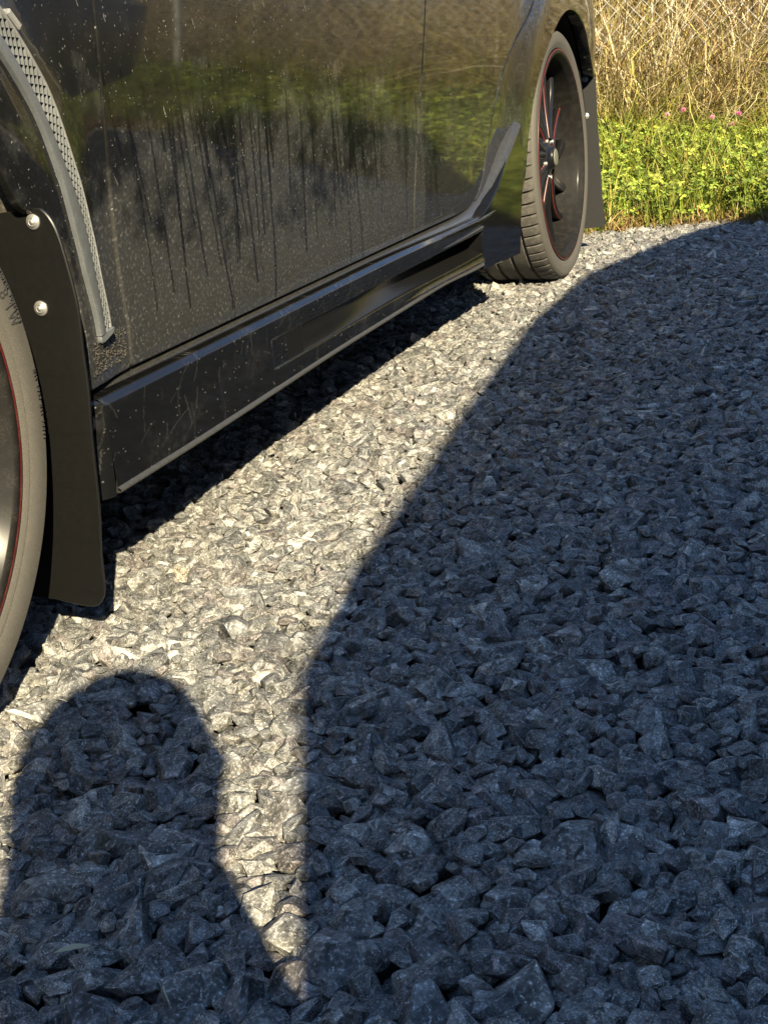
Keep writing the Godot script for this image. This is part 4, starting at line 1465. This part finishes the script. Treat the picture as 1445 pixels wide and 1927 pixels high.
# a limb figure: tapered capsules joined smoothly, meshed as surface nets
func figure(bones: Array, cell: float, k: float) -> Shape:
	var lo := Vector3.ONE * 99.0
	var hi := Vector3.ONE * -99.0
	for b in bones:
		for e in 2:
			var p: Vector3 = b[e]
			var r: float = b[2 + e] + cell * 2.5
			lo = lo.min(p - Vector3.ONE * r)
			hi = hi.max(p + Vector3.ONE * r)
	var nx := int((hi.x - lo.x) / cell) + 2
	var ny := int((hi.y - lo.y) / cell) + 2
	var nz := int((hi.z - lo.z) / cell) + 2
	var F := PackedFloat32Array()
	F.resize(nx * ny * nz)
	F.fill(1.0)
	for b in bones:
		var a: Vector3 = b[0]
		var ab: Vector3 = b[1] - a
		var l2 := maxf(ab.length_squared(), 1e-9)
		var rm := maxf(b[2], b[3]) + k + cell * 2.0
		var p0: Vector3 = (b[0].min(b[1]) - Vector3.ONE * rm - lo) / cell
		var p1: Vector3 = (b[0].max(b[1]) + Vector3.ONE * rm - lo) / cell
		for x in range(maxi(0, int(p0.x)), mini(nx, int(p1.x) + 2)):
			for y in range(maxi(0, int(p0.y)), mini(ny, int(p1.y) + 2)):
				for z in range(maxi(0, int(p0.z)), mini(nz, int(p1.z) + 2)):
					var p := lo + Vector3(x, y, z) * cell
					var t := clampf((p - a).dot(ab) / l2, 0.0, 1.0)
					var d := p.distance_to(a + ab * t) - lerpf(b[2], b[3], t)
					var i := (x * ny + y) * nz + z
					var f := F[i]
					var h := maxf(k - absf(f - d), 0.0) / k
					F[i] = minf(f, d) - h * h * k * 0.25
	var s := Shape.new()
	var idx := {}
	var corner := [Vector3i(0, 0, 0), Vector3i(1, 0, 0), Vector3i(0, 1, 0), Vector3i(1, 1, 0), Vector3i(0, 0, 1), Vector3i(1, 0, 1), Vector3i(0, 1, 1), Vector3i(1, 1, 1)]
	var edges := [[0, 1], [2, 3], [4, 5], [6, 7], [0, 2], [1, 3], [4, 6], [5, 7], [0, 4], [1, 5], [2, 6], [3, 7]]
	for x in nx - 1:
		for y in ny - 1:
			for z in nz - 1:
				var i0 := (x * ny + y) * nz + z
				var near := F[i0]
				if absf(near) > cell * 2.0: continue
				var vals := []
				var inside := 0
				for q in corner:
					var f := F[((x + q.x) * ny + y + q.y) * nz + z + q.z]
					vals.append(f)
					if f < 0: inside += 1
				if inside == 0 or inside == 8: continue
				var sum := Vector3.ZERO
				var c := 0
				for e in edges:
					var fa: float = vals[e[0]]
					var fb: float = vals[e[1]]
					if (fa < 0) != (fb < 0):
						sum += Vector3(corner[e[0]]).lerp(Vector3(corner[e[1]]), fa / (fa - fb))
						c += 1
				idx[i0] = s.v.size()
				s.v.append(lo + (Vector3(x, y, z) + sum / c) * cell)
				s.n.append(Vector3(vals[1] - vals[0] + vals[7] - vals[6], vals[2] - vals[0] + vals[7] - vals[5], vals[4] - vals[0] + vals[7] - vals[3]).normalized())
				s.c.append(Color.WHITE)
				s.uv.append(Vector2.ZERO)
	var st := [ny * nz, nz, 1]
	for x in range(1, nx - 1):
		for y in range(1, ny - 1):
			for z in range(1, nz - 1):
				var i0 := (x * ny + y) * nz + z
				var f0 := F[i0]
				if absf(f0) > cell * 1.5: continue
				for ax in 3:
					var f1 := F[i0 + st[ax]]
					if (f0 < 0) == (f1 < 0): continue
					var u: int = st[(ax + 1) % 3]
					var w: int = st[(ax + 2) % 3]
					var q := [i0 - u - w, i0 - w, i0, i0 - u]
					var ok := true
					for e in q: ok = ok and idx.has(e)
					if not ok: continue
					var a: int = idx[q[0]]
					var b: int = idx[q[1]]
					var c: int = idx[q[2]]
					var d: int = idx[q[3]]
					if f0 < 0: s.i.append_array(PackedInt32Array([a, c, b, a, d, c]))
					else: s.i.append_array(PackedInt32Array([a, b, c, a, c, d]))
	return s

func make_person() -> void:
	var fwd := Vector3(0.927, 0, -0.375)
	var rt := Vector3(0.375, 0, 0.927)
	var base := Vector3(-0.997, 0, 0.882)
	var t := thing("person", "crouching person in a dark hood whose rounded shadow falls beside the front wheel", "person", base)
	var P := func(f: float, y: float, r: float) -> Vector3: return fwd * f + Vector3(0, y, 0) + rt * r
	var head: Vector3 = P.call(0.085, 0.775, 0.0)
	var skin := mat(Color(0.42, 0.26, 0.19), 0.55)
	var cloth := mat(Color(0.03, 0.032, 0.04), 0.9)
	var denim := mat(Color(0.05, 0.07, 0.11), 0.9)
	var hands := []
	var torso := [[P.call(-0.30, 0.24, 0.0), P.call(-0.23, 0.40, 0.0), 0.145, 0.135], [P.call(-0.23, 0.40, 0.0), P.call(-0.18, 0.50, 0.0), 0.135, 0.115], [P.call(-0.19, 0.51, -0.12), P.call(-0.19, 0.51, 0.12), 0.062, 0.062]]
	var neck := [[P.call(-0.13, 0.59, 0.006), P.call(0.04, 0.73, 0.012), 0.055, 0.052]]
	var skull := [[P.call(0.06, 0.83, 0.012), P.call(0.10, 0.82, 0.012), 0.078, 0.074], [P.call(0.11, 0.76, 0.012), P.call(0.125, 0.75, 0.012), 0.045, 0.035]]
	var arms := []
	var legs := []
	for sg in [-1.0, 1.0]:
		var sh: Vector3 = P.call(-0.19, 0.50, sg * 0.16)
		var el: Vector3 = P.call(0.04, 0.34, sg * 0.16)
		var wr: Vector3 = P.call(0.315, 0.535, sg * 0.045 - 0.05)
		arms.append([sh, el, 0.05, 0.04])
		arms.append([el, wr, 0.04, 0.028])
		# palm and fingers round the phone's edge
		var pm: Vector3 = P.call(0.36, 0.575, sg * 0.04 - 0.05)
		hands.append([wr, pm, 0.026, 0.024])
		for k in 4:
			var b: Vector3 = pm + Vector3(0, 0.026 - 0.017 * k, 0) + fwd * 0.012
			var mid: Vector3 = b + fwd * 0.014 - rt * sg * 0.006
			var tip: Vector3 = mid - rt * sg * (0.028 - 0.004 * absf(k - 1.5)) - fwd * 0.002
			hands.append([b, mid, 0.0088, 0.0085])
			hands.append([mid, tip, 0.0085, 0.0072])
		var tb: Vector3 = pm - fwd * 0.012 + Vector3(0, 0.012, 0)
		hands.append([tb, tb - rt * sg * 0.028 + Vector3(0, 0.016, 0), 0.0105, 0.008])
		var hip: Vector3 = P.call(-0.30, 0.24, sg * 0.09)
		var kn: Vector3 = P.call(0.17, 0.40, sg * 0.17)
		var an: Vector3 = P.call(-0.02, 0.09, sg * 0.14)
		legs.append([hip, kn, 0.085, 0.06])
		legs.append([kn, an, 0.058, 0.04])
		legs.append([an, P.call(0.13, 0.045, sg * 0.15), 0.04, 0.032])
		var shoe := Shape.new()
		shoe.put(figure([[P.call(-0.05, 0.045, sg * 0.14), P.call(0.05, 0.05, sg * 0.145), 0.046, 0.047], [P.call(0.05, 0.05, sg * 0.145), P.call(0.17, 0.040, sg * 0.16), 0.046, 0.038]], 0.012, 0.03), Transform3D.IDENTITY)
		obj("shoe", shoe, M.plastic, t)
	var all := torso + neck + skull + arms + legs
	var body := figure(all, 0.018, 0.05)
	body.put(figure(skull + neck + [[P.call(0.165, 0.795, 0.012), P.call(0.172, 0.778, 0.012), 0.009, 0.014], [P.call(0.085, 0.795, -0.070), P.call(0.082, 0.775, -0.068), 0.014, 0.010], [P.call(0.085, 0.795, 0.094), P.call(0.082, 0.775, 0.092), 0.014, 0.010]], 0.008, 0.02), Transform3D.IDENTITY)
	body.put(figure(hands, 0.005, 0.010), Transform3D.IDENTITY)
	obj("body", body, skin, t)
	var jacket := []
	for b in torso + arms: jacket.append([b[0], b[1], b[2] + 0.014, b[3] + 0.013])
	jacket.append([P.call(-0.14, 0.57, 0.006), P.call(-0.10, 0.63, 0.008), 0.085, 0.082])
	obj("jacket", figure(jacket, 0.018, 0.05), cloth, t)
	# hood drawn over the head, open at the face
	obj("hood", figure([[P.call(0.045, 0.822, 0.012), P.call(0.055, 0.822, 0.012), 0.090, 0.089], [P.call(-0.13, 0.60, 0.014), P.call(0.03, 0.79, 0.014), 0.084, 0.088]], 0.010, 0.03), cloth, t)
	var tro := []
	for k in legs.size():
		if k % 3 < 2: tro.append([legs[k][0], legs[k][1], legs[k][2] + 0.012, legs[k][3] + 0.012])
	tro.append([P.call(-0.30, 0.24, -0.08), P.call(-0.30, 0.24, 0.08), 0.13, 0.13])
	obj("trousers", figure(tro, 0.018, 0.05), denim, t)
	for sg in [-1.0, 1.0]:
		var e := SphereMesh.new()
		e.radius = 0.011
		e.height = 0.022
		var o := obj("eye", e, mat(Color(0.5, 0.5, 0.48), 0.2), t)
		o.position = P.call(0.160, 0.82, sg * 0.03 + 0.012)
	var m := Shape.new()
	cbox(m, Transform3D(Basis(rt, Vector3.UP, -fwd), P.call(0.158, 0.745, 0.012)), Vector3(0.04, 0.006, 0.006), 0.002)
	obj("mouth", m, mat(Color(0.35, 0.15, 0.13), 0.5), t)
	# the phone that takes the picture
	var ph := Shape.new()
	var look := Basis.looking_at(Vector3(0.8677, -0.3514, -0.3514), Vector3(0.3533, 0.9335, -0.0613))
	cbox(ph, Transform3D(look, EYE + look * Vector3(-0.022, -0.045, 0.013)), Vector3(0.072, 0.148, 0.008), 0.003)
	var phone := obj("phone", ph, M.gloss_black)
	tag(phone, "black phone held up by the crouching person", "phone")

func make_leaf() -> void:
	var s := Shape.new()
	var rows := [PackedVector3Array(), PackedVector3Array(), PackedVector3Array()]
	for k in 9:
		var u := k / 8.0
		var c := Vector3(-0.086, 0.012, 0.226).lerp(Vector3(-0.073, 0.013, 0.249), u) + Vector3(0, 0.002 * sin(u * PI), 0)
		var w := Vector3(0.0028, 0, -0.0016) * sin(PI * clampf(u * 0.96 + 0.03, 0, 1))
		rows[0].append(c - w + Vector3(0, 0.0006, 0))
		rows[1].append(c)
		rows[2].append(c + w + Vector3(0, 0.0006, 0))
	s.grid(rows, false, false, Color(0.42, 0.40, 0.28))
	var o := obj("dry_leaf", s, M.straw)
	tag(o, "thin pale dry leaf lying on the shaded stones at the lower left", "leaf")

# ------------------------------------------------------------------ scene
func _ready() -> void:
	rng.seed = 20240917
	var cam := Camera3D.new()
	cam.name = "camera"
	cam.fov = 45.87
	cam.near = 0.02
	cam.far = 400.0
	add_child(cam)
	cam.transform = Transform3D(Basis(Vector3(0.349605, -0.071003, 0.934203), Vector3(0.353277, 0.933511, -0.061255), Vector3(-0.86774, 0.351447, 0.351444)), EYE)
	cam.current = true
	var env := Environment.new()
	env.background_mode = Environment.BG_SKY
	var sky := ProceduralSkyMaterial.new()
	sky.sky_top_color = Color(0.265, 0.37, 0.52)
	sky.sky_horizon_color = Color(0.55, 0.66, 0.80)
	sky.sky_curve = 0.12
	sky.ground_bottom_color = Color(0.2, 0.19, 0.16)
	sky.ground_horizon_color = Color(0.35, 0.36, 0.33)
	sky.sky_energy_multiplier = 1.05
	sky.ground_energy_multiplier = 0.4
	env.sky = Sky.new()
	env.sky.sky_material = sky
	env.tonemap_mode = Environment.TONE_MAPPER_LINEAR
	env.tonemap_exposure = 3.0
	env.sdfgi_enabled = true
	env.ssao_enabled = true
	env.ssil_enabled = true
	var we := WorldEnvironment.new()
	we.name = "world"
	we.environment = env
	add_child(we)
	var sun := DirectionalLight3D.new()
	sun.name = "sun"
	sun.light_energy = 1.6
	sun.light_color = Color(1.0, 0.94, 0.80)
	sun.light_angular_distance = 0.5
	sun.shadow_enabled = true
	add_child(sun)
	sun.look_at_from_position(-SUN_TRAVEL * 10.0, Vector3.ZERO)

	make_materials()
	M.rubber_pale = speckled(Color(0.035, 0.034, 0.031), Color(0.09, 0.085, 0.07), 0.7, 9.0, 91, 0.4)
	print("materials ", Time.get_ticks_msec())
	var g := Shape.new()
	g.face(PackedVector3Array([Vector3(-90, -0.06, -90), Vector3(90, -0.06, -90), Vector3(90, -0.06, 90), Vector3(-90, -0.06, 90)]), Vector3.UP)
	obj("ground", g, M.ground).set_meta("kind", "structure")
	make_verge()
	make_gravel(cam)
	print("gravel ", Time.get_ticks_msec())
	make_car()
	make_fence()
	make_brush()
	make_van()
	print("van ", Time.get_ticks_msec())
	make_person()
	make_leaf()
	print("done ", Time.get_ticks_msec())
